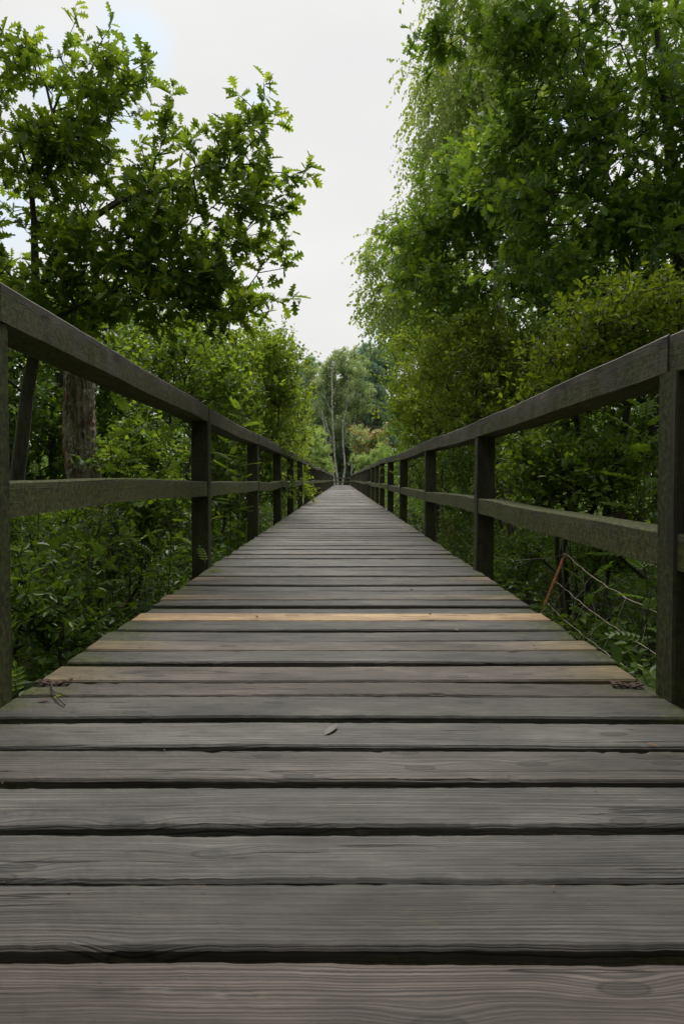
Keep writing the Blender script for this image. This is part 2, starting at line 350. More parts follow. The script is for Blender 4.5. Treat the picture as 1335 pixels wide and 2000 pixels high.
# ------------------------------------------------------------------ trees: skeleton grown towards points of the crown
def grow(roots, pts, step=.28, pathw=.22, sag=0.0, tip=.003, expo=2.3, jit=.12):
    P, par, path, spec = [], [], [], []
    for poly in roots:
        pp = np.array([p[:3] for p in poly], float); rr = [p[3] for p in poly]; last = -1
        if len(poly[0]) > 4: last = int(np.argmin([np.linalg.norm(pp[0] - q) for q in P])) if P else -1
        for i in range(len(pp)):
            if i == 0:
                P.append(pp[0]); par.append(last); path.append(0 if last < 0 else path[last] + np.linalg.norm(pp[0] - P[last])); spec.append(rr[0]); last = len(P) - 1; continue
            dd = np.linalg.norm(pp[i] - pp[i - 1]); k = max(1, int(dd / step))
            for j in range(1, k + 1):
                t = j / k; q = pp[i - 1] * (1 - t) + pp[i] * t
                if j < k: q = q + rng.normal(0, .010 * step / .28, 3)
                P.append(q); par.append(last); path.append(path[last] + dd / k); spec.append(rr[i - 1] * (1 - t) + rr[i] * t); last = len(P) - 1
    n0 = len(P); cap = n0 + len(pts) * 14; A = np.zeros((cap, 3)); A[:n0] = P; Pa = np.zeros(cap); Pa[:n0] = path; n = n0
    par = par + [0] * (cap - n0); tips = []
    order = np.argsort(np.min(np.linalg.norm(pts[:, None, :] - A[None, :n0, :], axis=2), axis=1)) if len(pts) else []
    for i in order:
        p = pts[i]; dv = p - A[:n]; ds = np.linalg.norm(dv, axis=1)
        cost = ds + pathw * Pa[:n] + .35 * np.maximum(0, -dv[:, 2])
        j = int(np.argmin(cost)); dd = ds[j]; k = int(min(12, max(1, round(dd / step)))); last = j; a = A[j].copy()
        mid = (a + p) / 2 + rng.normal(0, jit * dd, 3) + np.array([0, 0, (.10 - sag) * dd])
        for s in range(1, k + 1):
            t = s / k; q = (1 - t) ** 2 * a + 2 * t * (1 - t) * mid + t * t * p
            A[n] = q; par[n] = last; Pa[n] = Pa[last] + dd / k; last = n; n += 1
        tips.append(last)
    par = np.array(par[:n]); A = A[:n]
    acc = np.zeros(n); hasc = np.zeros(n, bool); hasc[par[par >= 0]] = True
    acc[~hasc] = tip ** expo
    order2 = np.argsort(-Pa[:n], kind='stable')
    for i in order2:
        if par[i] >= 0: acc[par[i]] += acc[i]
    r = acc ** (1 / expo)
    r[:n0] = np.where(np.array(spec) > 0, np.array(spec), r[:n0])
    for i in range(n0, n):
        if par[i] >= 0: r[i] = min(r[i], r[par[i]] * .95)
    return A, par, r, tips

def foliage(A, par, tips, sub, tlen, nleaf, size, droop=0.0, spread=.9, up=.15, tint=(.5, .2), flatn=.55, hang=0.0):
    """twiglets at every tip, leaves along them: returns leaf arrays and twiglet segments"""
    T = np.array(tips); d0 = unit(A[T] - A[par[T]])
    T = np.repeat(T, sub); d0 = np.repeat(d0, sub, 0); m = len(T)
    d = unit(d0 + rng.normal(0, spread, (m, 3)) * .6 + np.array([0, 0, up - droop]))
    ln = tlen * rng.uniform(.45, 1.15, m); a = A[T] - d0 * (rng.uniform(0, .5, m) * tlen)[:, None]
    b = a + d * ln[:, None] + np.array([0, 0, -droop * .6])[None, :] * ln[:, None]
    ctint = np.repeat(rng.normal(0, .13, len(tips)), sub)
    tt = (np.arange(nleaf) + .6) / nleaf
    tt = np.tile(tt, m) + rng.uniform(-.5, .4, m * nleaf) / nleaf; I = np.repeat(np.arange(m), nleaf)
    pos = a[I] + (b - a)[I] * tt[:, None]
    rad = rng.normal(size=(m * nleaf, 3)); dd = unit(b - a)[I]; rad = unit(rad - (rad * dd).sum(1, keepdims=True) * dd)
    ax = unit(dd * rng.uniform(.3, 1.0, (m * nleaf, 1)) + rad + np.array([0, 0, -hang]))
    nr = np.array([0, 0, 1.]) + rng.normal(0, flatn, (m * nleaf, 3))
    sz = size * rng.uniform(.55, 1.15, m * nleaf)
    ti = np.clip(rng.normal(tint[0], tint[1], m * nleaf) + ctint[I], 0, .99)
    return pos, ax, nr, sz, ti, a, b

def clumps(blobs, per=7, sig=.16):
    """crown points: (px, py, rx, ry, Y, depth half-range, n) ellipses of the view given depth, filled with clumps"""
    out_ = []
    for px, py, rx, ry, Y, dY, n in blobs:
        k = max(1, n // per)
        for _ in range(k):
            a = rng.uniform(0, 6.283); rr = math.sqrt(rng.uniform(0, 1)); y = Y + rng.uniform(-dY, dY)
            c = at(px + rx * rr * math.cos(a), py + ry * rr * math.sin(a), y)
            out_.append(c + rng.normal(0, sig, (per, 3)) * np.array([1, 1, .8]))
    return np.concatenate(out_)
def shoots(lines, step=.12):
    o = []
    for l in lines:
        Y = l[0]; pts = [at(x, y, Y) for x, y in l[1:]]
        for p, q in zip(pts[:-1], pts[1:]):
            k = max(1, int(np.linalg.norm(q - p) / step))
            for j in range(k + 1): o.append(p + (q - p) * j / k + rng.normal(0, .02, 3))
    return np.array(o)

def tree(name, label, cat, roots, pts, tm, lm, bark, sub=3, tlen=.25, nleaf=5, size=.09, group=None, grow_k=None, fol_k=None, trunk_sides=7, crown='crown', berries=0, twr=.0016):
    base = roots[0][0]
    t = empty(name, tuple(float(x) for x in base[:3]), label=label, cat=cat, group=group)
    A, par, r, tips = grow(roots, pts, **(grow_k or {}))
    seg = np.nonzero(par >= 0)[0]
    pos, ax, nr, sz, ti, a, b = foliage(A, par, tips, sub, tlen, nleaf, size, **(fol_k or {}))
    ra = r[par[seg]]; rb = r[seg]; ra = np.minimum(ra, rb * 1.5 + .002)
    tubes('trunk', np.concatenate([A[par[seg]], a]), np.concatenate([A[seg], b]), np.concatenate([ra, np.full(len(a), twr)]), np.concatenate([rb, np.full(len(a), twr * .5)]), bark, t, trunk_sides)
    leaves(crown, tm, pos, ax, nr, sz, ti, lm, t)
    if berries:
        I = rng.choice(len(a), berries, replace=False); c = b[I]
        P = np.repeat(c, 9, 0) + rng.normal(0, .13, (berries * 9, 3)) + np.array([0, -.15, .1])
        tmb = [octa()]
        leaves('berries', tmb, P, np.tile([[0., 0, 1]], (len(P), 1)) + rng.normal(0, .2, (len(P), 3)), rng.normal(size=(len(P), 3)), rng.uniform(.07, .12, len(P)), np.full(len(P), .5), M_BERRY, t)
    return t
def octa():
    return np.array([(1, 0, 0), (-1, 0, 0), (0, 1, 0), (0, -1, 0), (0, 0, 1), (0, 0, -1)], np.float32) * .5, [[0, 2, 4], [2, 1, 4], [1, 3, 4], [3, 0, 4], [2, 0, 5], [1, 2, 5], [3, 1, 5], [0, 3, 5]]

# ------------------------------------------------------------------ ground
def gz(x, y):
    x = np.asarray(x, float); y = np.asarray(y, float)
    far = np.clip((y - 52) / 14, 0, 1)
    z = -.55 + .05 * np.sin(x * 1.7 + y * .6) + .04 * np.sin(y * 1.9 - x * 2.3) + .03 * np.sin(x * 5.1) * np.sin(y * 4.3)
    z = z * (1 - far) + far * (-.08 + .03 * np.sin(x * .7 + y))
    return z
def build_ground():
    t = np.linspace(-1, 1, 181); xs = np.sign(t) * (np.abs(t) ** 3.2) * 900 + t * 14
    ty = np.linspace(0, 1, 231); ys = -30 + ty * 130 + (ty ** 7) * 1500
    X, Y = np.meshgrid(xs, ys); Z = gz(X, Y)
    V = np.stack([X, Y, Z], 2).reshape(-1, 3); nx, ny = len(xs), len(ys)
    i, j = np.meshgrid(np.arange(nx - 1), np.arange(ny - 1)); a = (j * nx + i).ravel()
    loops = np.stack([a, a + 1, a + nx + 1, a + nx], 1).ravel()
    m = N('forest_floor'); v = m.n('TexCoord').outputs['Object']
    n1 = m.noise(v, 2.0, 6, .65); n2 = m.noise(v, 28.0, 4, .7)
    col = m.mix(m.rng(n2, .35, .65), (.018, .013, .009, 1), (.070, .050, .032, 1))
    col = m.mix(m.rng(n1, .5, .62), col, (.022, .038, .012, 1))
    bp = m.n('Bump', {'Strength': 1.0, 'Distance': .03, 'Height': n2})
    mat = m.done(m.n('BsdfPrincipled', {'Base Color': col, 'Roughness': .95, 'Normal': bp.outputs[0]}).outputs[0])
    o = link('ground', mesh_np('ground', V, loops, np.full(len(a), 4), True), mat); o['kind'] = 'structure'
build_ground()

# ------------------------------------------------------------------ boards
def board(Ln, W, H, ns, ntop, seed, tone=(.15, .15, .14), ends=None, moss_end=0.0, rag=.0015, chip=0.0, cup=.0, bow=.0, side=.8):
    """one board: grain along x (0..Ln centred), width y, top at z=0. Returns verts, loops, totals, attribute arrays."""
    s = np.linspace(-Ln / 2, Ln / 2, ns + 1); n = ns + 1; b = min(.005, H * .15)
    ring = [(-W / 2, -H), (-W / 2, -H * .5), (-W / 2, -b), (-W / 2 + b, 0)] + [(-W / 2 + b + (W - 2 * b) * k / ntop, 0) for k in range(1, ntop)] + [(W / 2 - b, 0), (W / 2, -b), (W / 2, -H * .5), (W / 2, -H)]
    ring = np.array(ring); K = len(ring)
    Y = np.tile(ring[:, 0], (n, 1)); Z = np.tile(ring[:, 1], (n, 1)); S = np.tile(s[:, None], (1, K))
    G = np.stack([S, Y, Z], 2).copy()
    nf = max(3, int(Ln * 45))
    for side, idx in ((-1, [0, 1, 2, 3]), (1, [K - 4, K - 3, K - 2, K - 1])):
        e = noise1(n, Ln * 4, rag * 1.3) + noise1(n, nf, rag * .8)
        if chip:
            c = noise1(n, Ln * 14, 1.0) + noise1(n, nf, .5); e2 = -np.clip(c - .75, 0, .5) * chip
            e = e + 0; Y[:, idx[2 if side < 0 else 1]] += (-side) * (-e2)[:]; Z[:, idx[3 if side < 0 else 0]] += e2 * .7
            Y[:, idx[3 if side < 0 else 0]] += (-side) * (-e2) * .6
        for q in idx: Y[:, q] += side * e
    Z += (cup * (2 * Y / W) ** 2) + (bow * (1 - (2 * S / Ln) ** 2)) + noise1(n, Ln * 2.5 + 2, .0012)[:, None]
    Z[:, 3:K - 3] += rng.normal(0, .0002, (n, K - 6))
    S += (rng.normal(0, .0012, (1, K)) * (np.abs(2 * S / Ln) > .999))
    V = np.stack([S, Y, Z], 2).reshape(-1, 3)
    i, j = np.meshgrid(np.arange(K), np.arange(ns)); i = i.ravel(); j = j.ravel(); i2 = (i + 1) % K
    q = np.stack([j * K + i, j * K + i2, (j + 1) * K + i2, (j + 1) * K + i], 1)[:, ::-1]
    loops = np.concatenate([q.ravel(), np.arange(K), np.arange(K)[::-1] + ns * K]); tot = np.concatenate([np.full(len(q), 4), [K, K]])
    tn = np.tile(np.array([*tone, 1.0]), (len(V), 1)); x = G.reshape(-1, 3)[:, 0]
    if ends is not None:
        f = np.clip((np.abs(x) + rng.normal(0, .02, len(x)) - ends[1] + .08) / (ends[2] + .12), 0, 1)[:, None] ** 1.5
        tn[:, :3] = tn[:, :3] * (1 - f) + np.array(ends[0]) * f
    mo = moss_end * np.clip((np.abs(x) - Ln * .27) / (Ln * .23), 0, 1) ** 1.5
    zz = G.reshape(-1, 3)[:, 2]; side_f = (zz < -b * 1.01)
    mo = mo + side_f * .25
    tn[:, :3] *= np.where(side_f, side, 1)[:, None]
    return V, loops, tot, G.reshape(-1, 3), tn, mo, np.full(len(V), seed)
def join(parts):
    Vs, Ls, Ts = [], [], []; b = 0; at_ = [[], [], [], []]
    for V, l, t, G, tn, mo, sd in parts:
        Vs.append(V); Ls.append(np.asarray(l) + b); Ts.append(t); b += len(V)
        for k, x in zip(at_, (G, tn, mo, sd)): k.append(x)
    G, tn, mo, sd = [np.concatenate(k) for k in at_]
    return np.concatenate(Vs), np.concatenate(Ls), np.concatenate(Ts), {'gc': ('FLOAT_VECTOR', G), 'tone': ('FLOAT_COLOR', tn), 'moss': ('FLOAT', mo), 'seed': ('FLOAT', sd)}
def board_obj(name, parts, mat, parent, smooth=False):
    V, l, t, at_ = join(parts); return link(name, mesh_np(name, V, l, t, smooth, at_), mat, parent)

# ------------------------------------------------------------------ boardwalk deck
deck = empty('boardwalk', (0, 0, 0), label='straight grey plank boardwalk with a few newer tan boards running into the wood', cat='boardwalk')
GREY = (.150, .147, .141); GREY2 = (.130, .127, .121); BRN = (.165, .142, .124); TAN = (.34, .235, .125); TAN2 = (.23, .175, .10)
near = [  # near edge, far edge (m from camera), tone, ends, options
    (.640, .769, (.118, .100, .088), None, {}), (.797, .924, (.112, .104, .097), None, {}), (.936, 1.058, (.124, .121, .117), None, {}),
    (1.080, 1.216, (.136, .133, .129), None, {}), (1.251, 1.386, (.142, .132, .121), None, dict(chip=.012)), (1.403, 1.538, (.166, .164, .157), None, {}),
    (1.578, 1.722, (.138, .135, .127), None, {}), (1.736, 1.846, (.128, .112, .094), None, dict(chip=.012, rag=.003)),
    (1.878, 2.02, (.180, .160, .138), (TAN2, .62, .2), {}), (2.056, 2.19, GREY, None, dict(chip=.008)), (2.21, 2.33, (.190, .173, .150), (TAN2, .60, .2), {}),
    (2.352, 2.477, GREY2, None, {}), (2.51, 2.655, GREY, None, {}), (2.672, 2.808, (.50, .335, .185), None, {}),
    (2.828, 2.966, GREY2, None, {}), (2.985, 3.13, GREY, None, {}), (3.142, 3.28, (.190, .176, .152), (TAN2, .55, .25), {})]
planks = []
for k in range(-14, 0): y0 = .62 + k * .148; planks.append((y0 - .003, y0 + .130, GREY, None, {}))
planks += near
y = 3.295
while y < 67.5:
    wd = rng.uniform(.122, .140); g = rng.uniform(.008, .020) if rng.random() < .8 else rng.uniform(.020, .030)
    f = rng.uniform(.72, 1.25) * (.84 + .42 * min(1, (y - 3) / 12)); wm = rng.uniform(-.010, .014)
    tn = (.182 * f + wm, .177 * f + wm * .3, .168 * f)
    e = (TAN2, .6, .25) if rng.random() < .07 else None
    planks.append((y, y + wd, tn, e, {})); y += wd + g
far = []; plates = None; i0 = 0
for k, (a, b, tn, e, o) in enumerate(planks):
    hl, hr = .900 + rng.normal(0, .006), .892 + rng.normal(0, .006)
    if 0.5 < a < 1.75: hl, hr = .895, .890
    Ln = hl + hr; cx = (hr - hl) / 2; W = b - a
    ns, ntp = (170, 8) if .5 < a < 2.1 else ((70, 5) if a < 6 and a > .5 else (24, 3))
    isnew = e is not None or tn[0] > .35
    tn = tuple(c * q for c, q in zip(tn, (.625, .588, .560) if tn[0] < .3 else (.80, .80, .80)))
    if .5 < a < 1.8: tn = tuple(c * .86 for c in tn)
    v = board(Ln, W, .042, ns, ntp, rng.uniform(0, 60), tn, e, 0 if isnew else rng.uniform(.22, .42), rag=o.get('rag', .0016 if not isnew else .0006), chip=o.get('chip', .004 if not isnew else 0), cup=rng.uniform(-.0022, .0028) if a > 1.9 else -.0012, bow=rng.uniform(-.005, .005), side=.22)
    V = v[0]; ang = rng.normal(0, .0022 if a > 1.7 else .001)
    tilt = rng.normal(.004, .018) if a > 1.9 else .002; dz = rng.normal(0, .0034 if a > 1.9 else .0006)
    X = V[:, 0] + cx; Yv = V[:, 1] + (a + b) / 2 + V[:, 0] * ang
    V[:, 2] += V[:, 1] * tilt + dz; V[:, 0] = X; V[:, 1] = Yv
    if k < 14 + 86 and len(far) == 0 or False:
        po = board_obj('plank', [v], M_DECK, deck)
        if abs(a - 2.672) < .01: po['label'] = 'fresh orange tan plank'
        if abs(a - 1.736) < .01: plates = po
        if k > 97: far = [None]
    else: far.append(v)
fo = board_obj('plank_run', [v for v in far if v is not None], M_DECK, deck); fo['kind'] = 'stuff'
for x in (-.72, 0, .72):
    v = board(70.5, .075, .16, 60, 2, rng.uniform(0, 60)); V = v[0]
    P = np.stack([V[:, 1] + x, V[:, 0] + 33.0, V[:, 2] - .050], 1); v[0][:] = P
    board_obj('beam', [v], M_BEAM, deck)
def box(name, c, s, mat, parent, rot=0, holes=None):
    v = board(s[0], s[1], s[2], 6, 3, 0); V = v[0].copy(); ca, sa = math.cos(rot), math.sin(rot)
    P = np.stack([V[:, 0] * ca - V[:, 1] * sa + c[0], V[:, 0] * sa + V[:, 1] * ca + c[1], V[:, 2] + c[2]], 1); v[0][:] = P
    return board_obj(name, [v], mat, parent)
def nail_plate(parent, c, ln, wd, rot):                 # rusty toothed plate on a board
    V, l, t = [], [], []; nx, ny = 9, 4; th = .0035
    def pt(i, j):
        x = (i / nx - .5) * ln; y_ = (j / ny - .5) * wd + .002 * math.sin(i * 1.7 + j); ca, sa = math.cos(rot), math.sin(rot)
        return (c[0] + x * ca - y_ * sa, c[1] + x * sa + y_ * ca, c[2] + .003 * math.sin(i * .9) + .004 * abs(i / nx - .5))
    for i in range(nx):
        for j in range(ny):
            if (i % 2 == 1) and (j % 2 == 1): continue
            p = [pt(i, j), pt(i + 1, j), pt(i + 1, j + 1), pt(i, j + 1)]; b0 = len(V)
            V += [(x, y_, z) for x, y_, z in p] + [(x, y_, z - th) for x, y_, z in p]
            for f in ((0, 1, 2, 3), (7, 6, 5, 4), (0, 4, 5, 1), (1, 5, 6, 2), (2, 6, 7, 3), (3, 7, 4, 0)): l += [b0 + q for q in f]; t.append(4)
    return link('nail_plate', mesh_np('nail_plate', V, l, t), M_RUST, parent)
for c, ln, rot in (((-.845, 1.832, .009), .10, .05), ((.825, 1.815, .008), .085, -.12)):
    o = nail_plate(plates, c, ln, .034, rot)

# ------------------------------------------------------------------ railings
def sweep(A, B, W, H, ns, seed, inner, bow=(0, 0), cut=0, mossb=0.0, wob=.003):
    """a rail from A to B (inner top edge), lying outwards of the inner face; inner = +1 when outwards is -x"""
    A, B = np.array(A, float), np.array(B, float); Ln = np.linalg.norm(B - A)
    v = board(Ln, W, H, ns, 3, seed, (.15, .14, .12), rag=.0022, chip=.004)
    V = v[0]; t = V[:, 0] / Ln + .5
    P = A[None, :] * (1 - t)[:, None] + B[None, :] * t[:, None]
    bw = np.sin(np.pi * t); wz = noise1(ns + 1, Ln * 2.2 + 2, wob); wx = noise1(ns + 1, Ln * 2 + 2, wob)
    idx = np.clip(np.round(t * ns).astype(int), 0, ns)
    P[:, 2] += V[:, 2] + bow[1] * bw + wz[idx]
    P[:, 0] += -inner * (W / 2 + V[:, 1]) + bow[0] * bw + wx[idx]
    v[0][:] = P
    if inner < 0: pass
    else:                                                # mirrored mapping: turn the faces
        l = v[1]; tt = v[2]; s0 = np.concatenate([[0], np.cumsum(tt)[:-1]])
        l2 = np.concatenate([l[a:a + n][::-1] for a, n in zip(s0, tt)]); v = (v[0], l2, *v[2:])
    return v
def post(x_in, y_far, ztop, zbot, sgn, seed, lean=0.0, dep=.090, wid=.115):
    """sgn -1: left railing (post lies to the left of its inner face)"""
    Ln = ztop - zbot; v = board(Ln, wid, dep, 14, 3, seed, rag=.0012, chip=.003, moss_end=0)
    V = v[0].copy()
    P = np.stack([x_in + sgn * wid / 2 + V[:, 1], y_far - dep - V[:, 2] * 1.0 - 0.0, zbot + Ln / 2 + V[:, 0]], 1)
    P[:, 1] = y_far - dep + (-V[:, 2])                  # top face of the board looks to the camera
    P[:, 0] += lean * (P[:, 2]) ; v[0][:] = P
    mo = v[5]; mo += np.clip((.45 - P[:, 2]) / .9, 0, 1) * .18
    return v
def railing(sgn, xin, zs, midz, ys, label):
    t = empty('railing', (sgn * xin, 0, 0), label=label, cat='railing')
    n = len(ys)
    for k in range(n):
        x = sgn * (xin + rng.normal(0, .004)); ztop = EYE + zs[k] - .104
        po = board_obj('post', [post(x, ys[k], ztop, -.62, sgn, rng.uniform(0, 60), rng.normal(0, .004))], M_POST, t)
        cz = EYE + midz[k] - .120
        v = board(.075, .045, .004, 5, 2, 3.0); V = v[0].copy()
        v[0][:] = np.stack([x + sgn * .055 + V[:, 0], ys[k] - .090 - .0045 - V[:, 2] - .004 + .004, cz + V[:, 1]], 1)
        if k < 12: board_obj('nail_plate', [v], M_RUST, po)
    yy = list(ys); 
    for k in range(-1, n - 1):
        ya = yy[k] - .045 if k >= 0 else yy[0] - 2.55; yb = yy[k + 1] - .045
        za = EYE + (zs[k] if k >= 0 else zs[0] - .003); zb = EYE + zs[k + 1]
        z_off = 0.0015 * (-1) ** k
        v = sweep((sgn * xin + sgn * rng.normal(.0, .002), ya + .003, za + z_off), (sgn * xin + sgn * rng.normal(0, .002), yb - .003, zb + z_off), .150, .104, 44, rng.uniform(0, 60), -sgn, (sgn * rng.uniform(0, .012), rng.normal(0, .010) if k > 0 else rng.normal(0, .004)))
        ro = board_obj('top_rail', [v], M_RAIL, t)
        ma, mb = (midz[k] if k >= 0 else midz[0]), midz[k + 1]
        ya2 = yy[k] + .002 if k >= 0 else yy[0] - 2.55; yb2 = yy[k + 1] - .092
        v = sweep((sgn * (xin + .003), ya2, EYE + ma), (sgn * (xin + .003), yb2, EYE + mb), .110, .098, 36, rng.uniform(0, 60), -sgn, (sgn * rng.uniform(0, .01), -.025 if (k == 2 and sgn < 0) else rng.normal(0, .008)), wob=.004)
        board_obj('middle_rail', [v], M_MID, t)
    return t
YL = [1.71, 4.33, 6.88, 9.46, 11.8, 14.4, 16.8, 19.2]; YR = [1.757, 4.20, 6.75, 9.66, 12.2, 14.8, 16.9, 19.4]
while YL[-1] < 66: YL.append(YL[-1] + rng.uniform(2.35, 2.55))
while YR[-1] < 66: YR.append(YR[-1] + rng.uniform(2.35, 2.55))
ZL = [.522, .496, .490, .487, .50, .492, .505, .49]; ZR = [.394, .384, .412, .400, .440, .484, .462, .482]
ML = [-.002, -.012, -.018, -.015, -.035, -.02, -.025, -.03]; MR = [-.142, -.118, -.128, -.112, -.10, -.095, -.10, -.09]
while len(ZL) < len(YL): ZL.append(.485 + rng.normal(0, .02)); ML.append(-.03 + rng.normal(0, .012))
while len(ZR) < len(YR): ZR.append(.485 + rng.normal(0, .02)); MR.append(-.07 + rng.normal(0, .012))
railing(-1, .900, ZL, ML, YL, 'weathered timber railing of the boardwalk on its left side, the slightly taller one')
railing(1, .880, ZR, MR, YR, 'weathered timber railing of the boardwalk on its right side, with moss on its middle rail')
# the cross fence beyond the end of the deck
ef = empty('end_fence', (0, 69.2, 0), label='low two-rail timber fence crossing behind the far end of the boardwalk', cat='fence')
for x in (-2.6, -1.1, .45, 2.0, 3.4):
    v = post(x, 69.2, .86, -.2, 1, rng.uniform(0, 60)); board_obj('post', [v], M_POST, ef)
for z in (.84, .42):
    v = board(6.4, .10, .10, 30, 2, rng.uniform(0, 60)); V = v[0].copy(); v[0][:] = np.stack([V[:, 0] + .45, V[:, 1] + 69.05, V[:, 2] + z], 1)
    board_obj('rail', [v], M_RAIL, ef)
print('deck done')

# ------------------------------------------------------------------ net fence with orange stakes beside the right edge
nf = empty('net_fence', (1.21, 3.8, -.5), label='sagging pale cord net on two thin orange stakes right of the boardwalk', cat='fence')
def poly_tube(name, pts, r, mat, parent, sides=6):
    p = np.array(pts); return tubes(name, p[:-1], p[1:], np.full(len(p) - 1, r), np.full(len(p) - 1, r), mat, parent, sides)
s1a, s1b = at(1103, 1082, 3.8), at(1058, 1197, 3.8); s1c = s1b + (s1b - s1a) * .55
poly_tube('stake', [s1a, s1c], .0085, M_STAKE, nf, 8)
s2a, s2b = at(877, 1020, 9.5), at(873, 1058, 9.5)
poly_tube('stake', [s2a, s2b + (s2b - s2a) * .5], .011, M_STAKE, nf, 8)
def cord(p, q, sag, n=18, r=.0022):
    t = np.linspace(0, 1, n)[:, None]; P = p * (1 - t) + q * t; P[:, 2] -= sag * 4 * (t * (1 - t))[:, 0]; P += rng.normal(0, .003, P.shape)
    poly_tube('cord', P, r, M_CORD, nf, 5); return P
top = cord(s1a, at(1300, 1205, 2.6), .03); midc = cord(at(1083, 1135, 3.8), at(1300, 1290, 2.6), .02); low = cord(at(1064, 1175, 3.8), at(1235, 1310, 2.7), .02)
cord(s1a, s2a + (0, 0, -.02), .22, 26); cord(s2a, at(905, 1045, 7), .02)
for k in range(1, 8):
    t = k / 8; i = int(t * 17); a = top[i]; b = midc[i] + rng.normal(0, .01, 3); c = low[i] - (0, 0, .05)
    mid_ = (a + b) / 2 + rng.normal(0, .025, 3); poly_tube('cord', [a, mid_, b, (b + c) / 2 + rng.normal(0, .02, 3), c], .0014, M_CORD, nf, 3)

# ------------------------------------------------------------------ litter on the deck
def litter_leaf(name, px, py, size, rot, mat, label, z=.004):
    Y = EYE * F / (py - HY); c = at(px, py, Y); c[2] = z
    V, Fc = half_leaf([(0, 0), (.13, .2), (.17, .5), (.1, .8), (0, 1)], .4, -.15)
    V = V.copy(); ca, sa = math.cos(rot), math.sin(rot); P = np.stack([V[:, 0] * ca - V[:, 1] * sa, V[:, 0] * sa + V[:, 1] * ca, V[:, 2] + .02], 1) * size + c
    lo = np.concatenate([np.array(f) for f in Fc]); me = mesh_np(name, P - c, lo, [len(f) for f in Fc]); o = link(name, me, mat); o.location = tuple(c)
    md = o.modifiers.new('thick', 'SOLIDIFY'); md.thickness = .0006
    props(o, label, 'leaf')
litter_leaf('fallen_leaf', 632, 1445, .06, -.55, M_PALELEAF, 'pale curled dead leaf lying on a grey plank near the middle of the deck')
litter_leaf('fallen_leaf', 68, 1376, .035, -1.2, M_DEADLEAF, 'small brown dead leaf on the deck beside the fallen twig')
litter_leaf('fallen_leaf', 1295, 1468, .03, 1.0, M_DEADLEAF, 'brown dead leaf on the deck below the right near post')
tw = empty('fallen_twig', tuple(at(118, 1375, 1.70) * (1, 1, 0) + (0, 0, .008)), label='thin forked dry twig lying on the mossy left end of the deck', cat='twig')
def dk(px, py, z=.008): Y = EYE * F / (py - HY); c = at(px, py, Y); c[2] = z; return c
poly_tube('twig_stem', [dk(96, 1345), dk(100, 1362, .012), dk(108, 1375, .014), dk(122, 1386)], .0022, M_TWIG, tw)
poly_tube('twig_fork', [dk(100, 1362, .012), dk(112, 1372, .02), dk(128, 1371, .01)], .0016, M_TWIG, tw)

def debris(n, y0, y1, size, mat, name):
    y_ = y0 + (y1 - y0) * rng.uniform(0, 1, n) ** 1.6; sx = rng.choice([-1, 1], n); x = sx * .88 * rng.uniform(0, 1, n) ** .6
    ax = rng.normal(size=(n, 3)); ax[:, 2] *= .25; nr = rng.normal(0, .35, (n, 3)) + np.array([0, 0, 1.])
    o = leaves(name, T_DIA + T_ELL, np.stack([x, y_, np.full(n, .006)], 1), ax, nr, size * rng.uniform(.4, 1.6, n), np.full(n, .5), mat); o['kind'] = 'stuff'
debris(200, .9, 10, .0055, M_DEADLEAF, 'leaf_litter'); debris(90, .9, 9, .004, M_PALELEAF, 'leaf_litter'); debris(16, 2.5, 16, .020, M_DEADLEAF, 'leaf_litter')
print('props done')
# ------------------------------------------------------------------ LEFT SIDE
D = lambda px, py, Y, r: (*at(px, py, Y), r)
OK_F = dict(tint=(.5, .24), up=.3, spread=1.0, flatn=.6)
# the near oak whose crown overhangs the left railing
pts = np.concatenate([
    clumps([(100, 270, 135, 115, 5.5, .35, 96), (60, 160, 50, 35, 5.4, .3, 24), (210, 165, 48, 45, 5.5, .3, 30), (130, 370, 140, 75, 5.5, .5, 70), (-60, 300, 90, 200, 5.5, .6, 100),
            (60, 540, 140, 90, 5.4, .35, 90), (200, 520, 130, 90, 5.3, .35, 90), (320, 510, 105, 70, 5.2, .3, 66), (440, 535, 75, 75, 5.2, .25, 48),
            (330, 400, 80, 34, 5.2, .3, 42), (430, 330, 75, 34, 5.1, .3, 42), (480, 430, 40, 40, 5.1, .3, 18), (170, 620, 160, 50, 5.5, .4, 78), (380, 600, 110, 45, 5.3, .3, 60), (-60, 560, 80, 150, 5.4, .7, 90)], 6, .11),
    shoots([(5.4, (40, 150), (30, 90)), (5.4, (90, 140), (85, 100)), (5.5, (130, 130), (130, 92)), (5.5, (190, 130), (215, 60)), (5.5, (180, 100), (160, 62)), (5.5, (240, 130), (295, 145)), (5.5, (230, 190), (270, 185)), (5.5, (220, 230), (270, 240)),
            (5.1, (345, 290), (340, 195)), (5.1, (320, 300), (335, 235)), (5.1, (350, 270), (325, 250)), (5.1, (440, 300), (440, 255)), (5.1, (470, 290), (505, 235), (520, 170)), (5.1, (500, 240), (480, 205)), (5.1, (510, 300), (540, 250)), (5.1, (500, 330), (590, 360)), (5.1, (560, 350), (603, 335)), (5.1, (520, 400), (555, 385)),
            (5.1, (440, 400), (500, 400), (555, 420)), (5.15, (380, 440), (470, 470), (540, 480)), (5.1, (400, 350), (380, 300)), (5.1, (380, 350), (400, 420)), (5.1, (500, 330), (540, 410)), (5.1, (500, 450), (560, 430)), (5.1, (500, 500), (558, 480)), (5.1, (500, 540), (555, 530)), (5.1, (480, 590), (575, 585)), (5.1, (460, 620), (540, 610)), (5.1, (430, 620), (480, 640)), (5.2, (280, 300), (290, 330), (300, 350))], .13)])
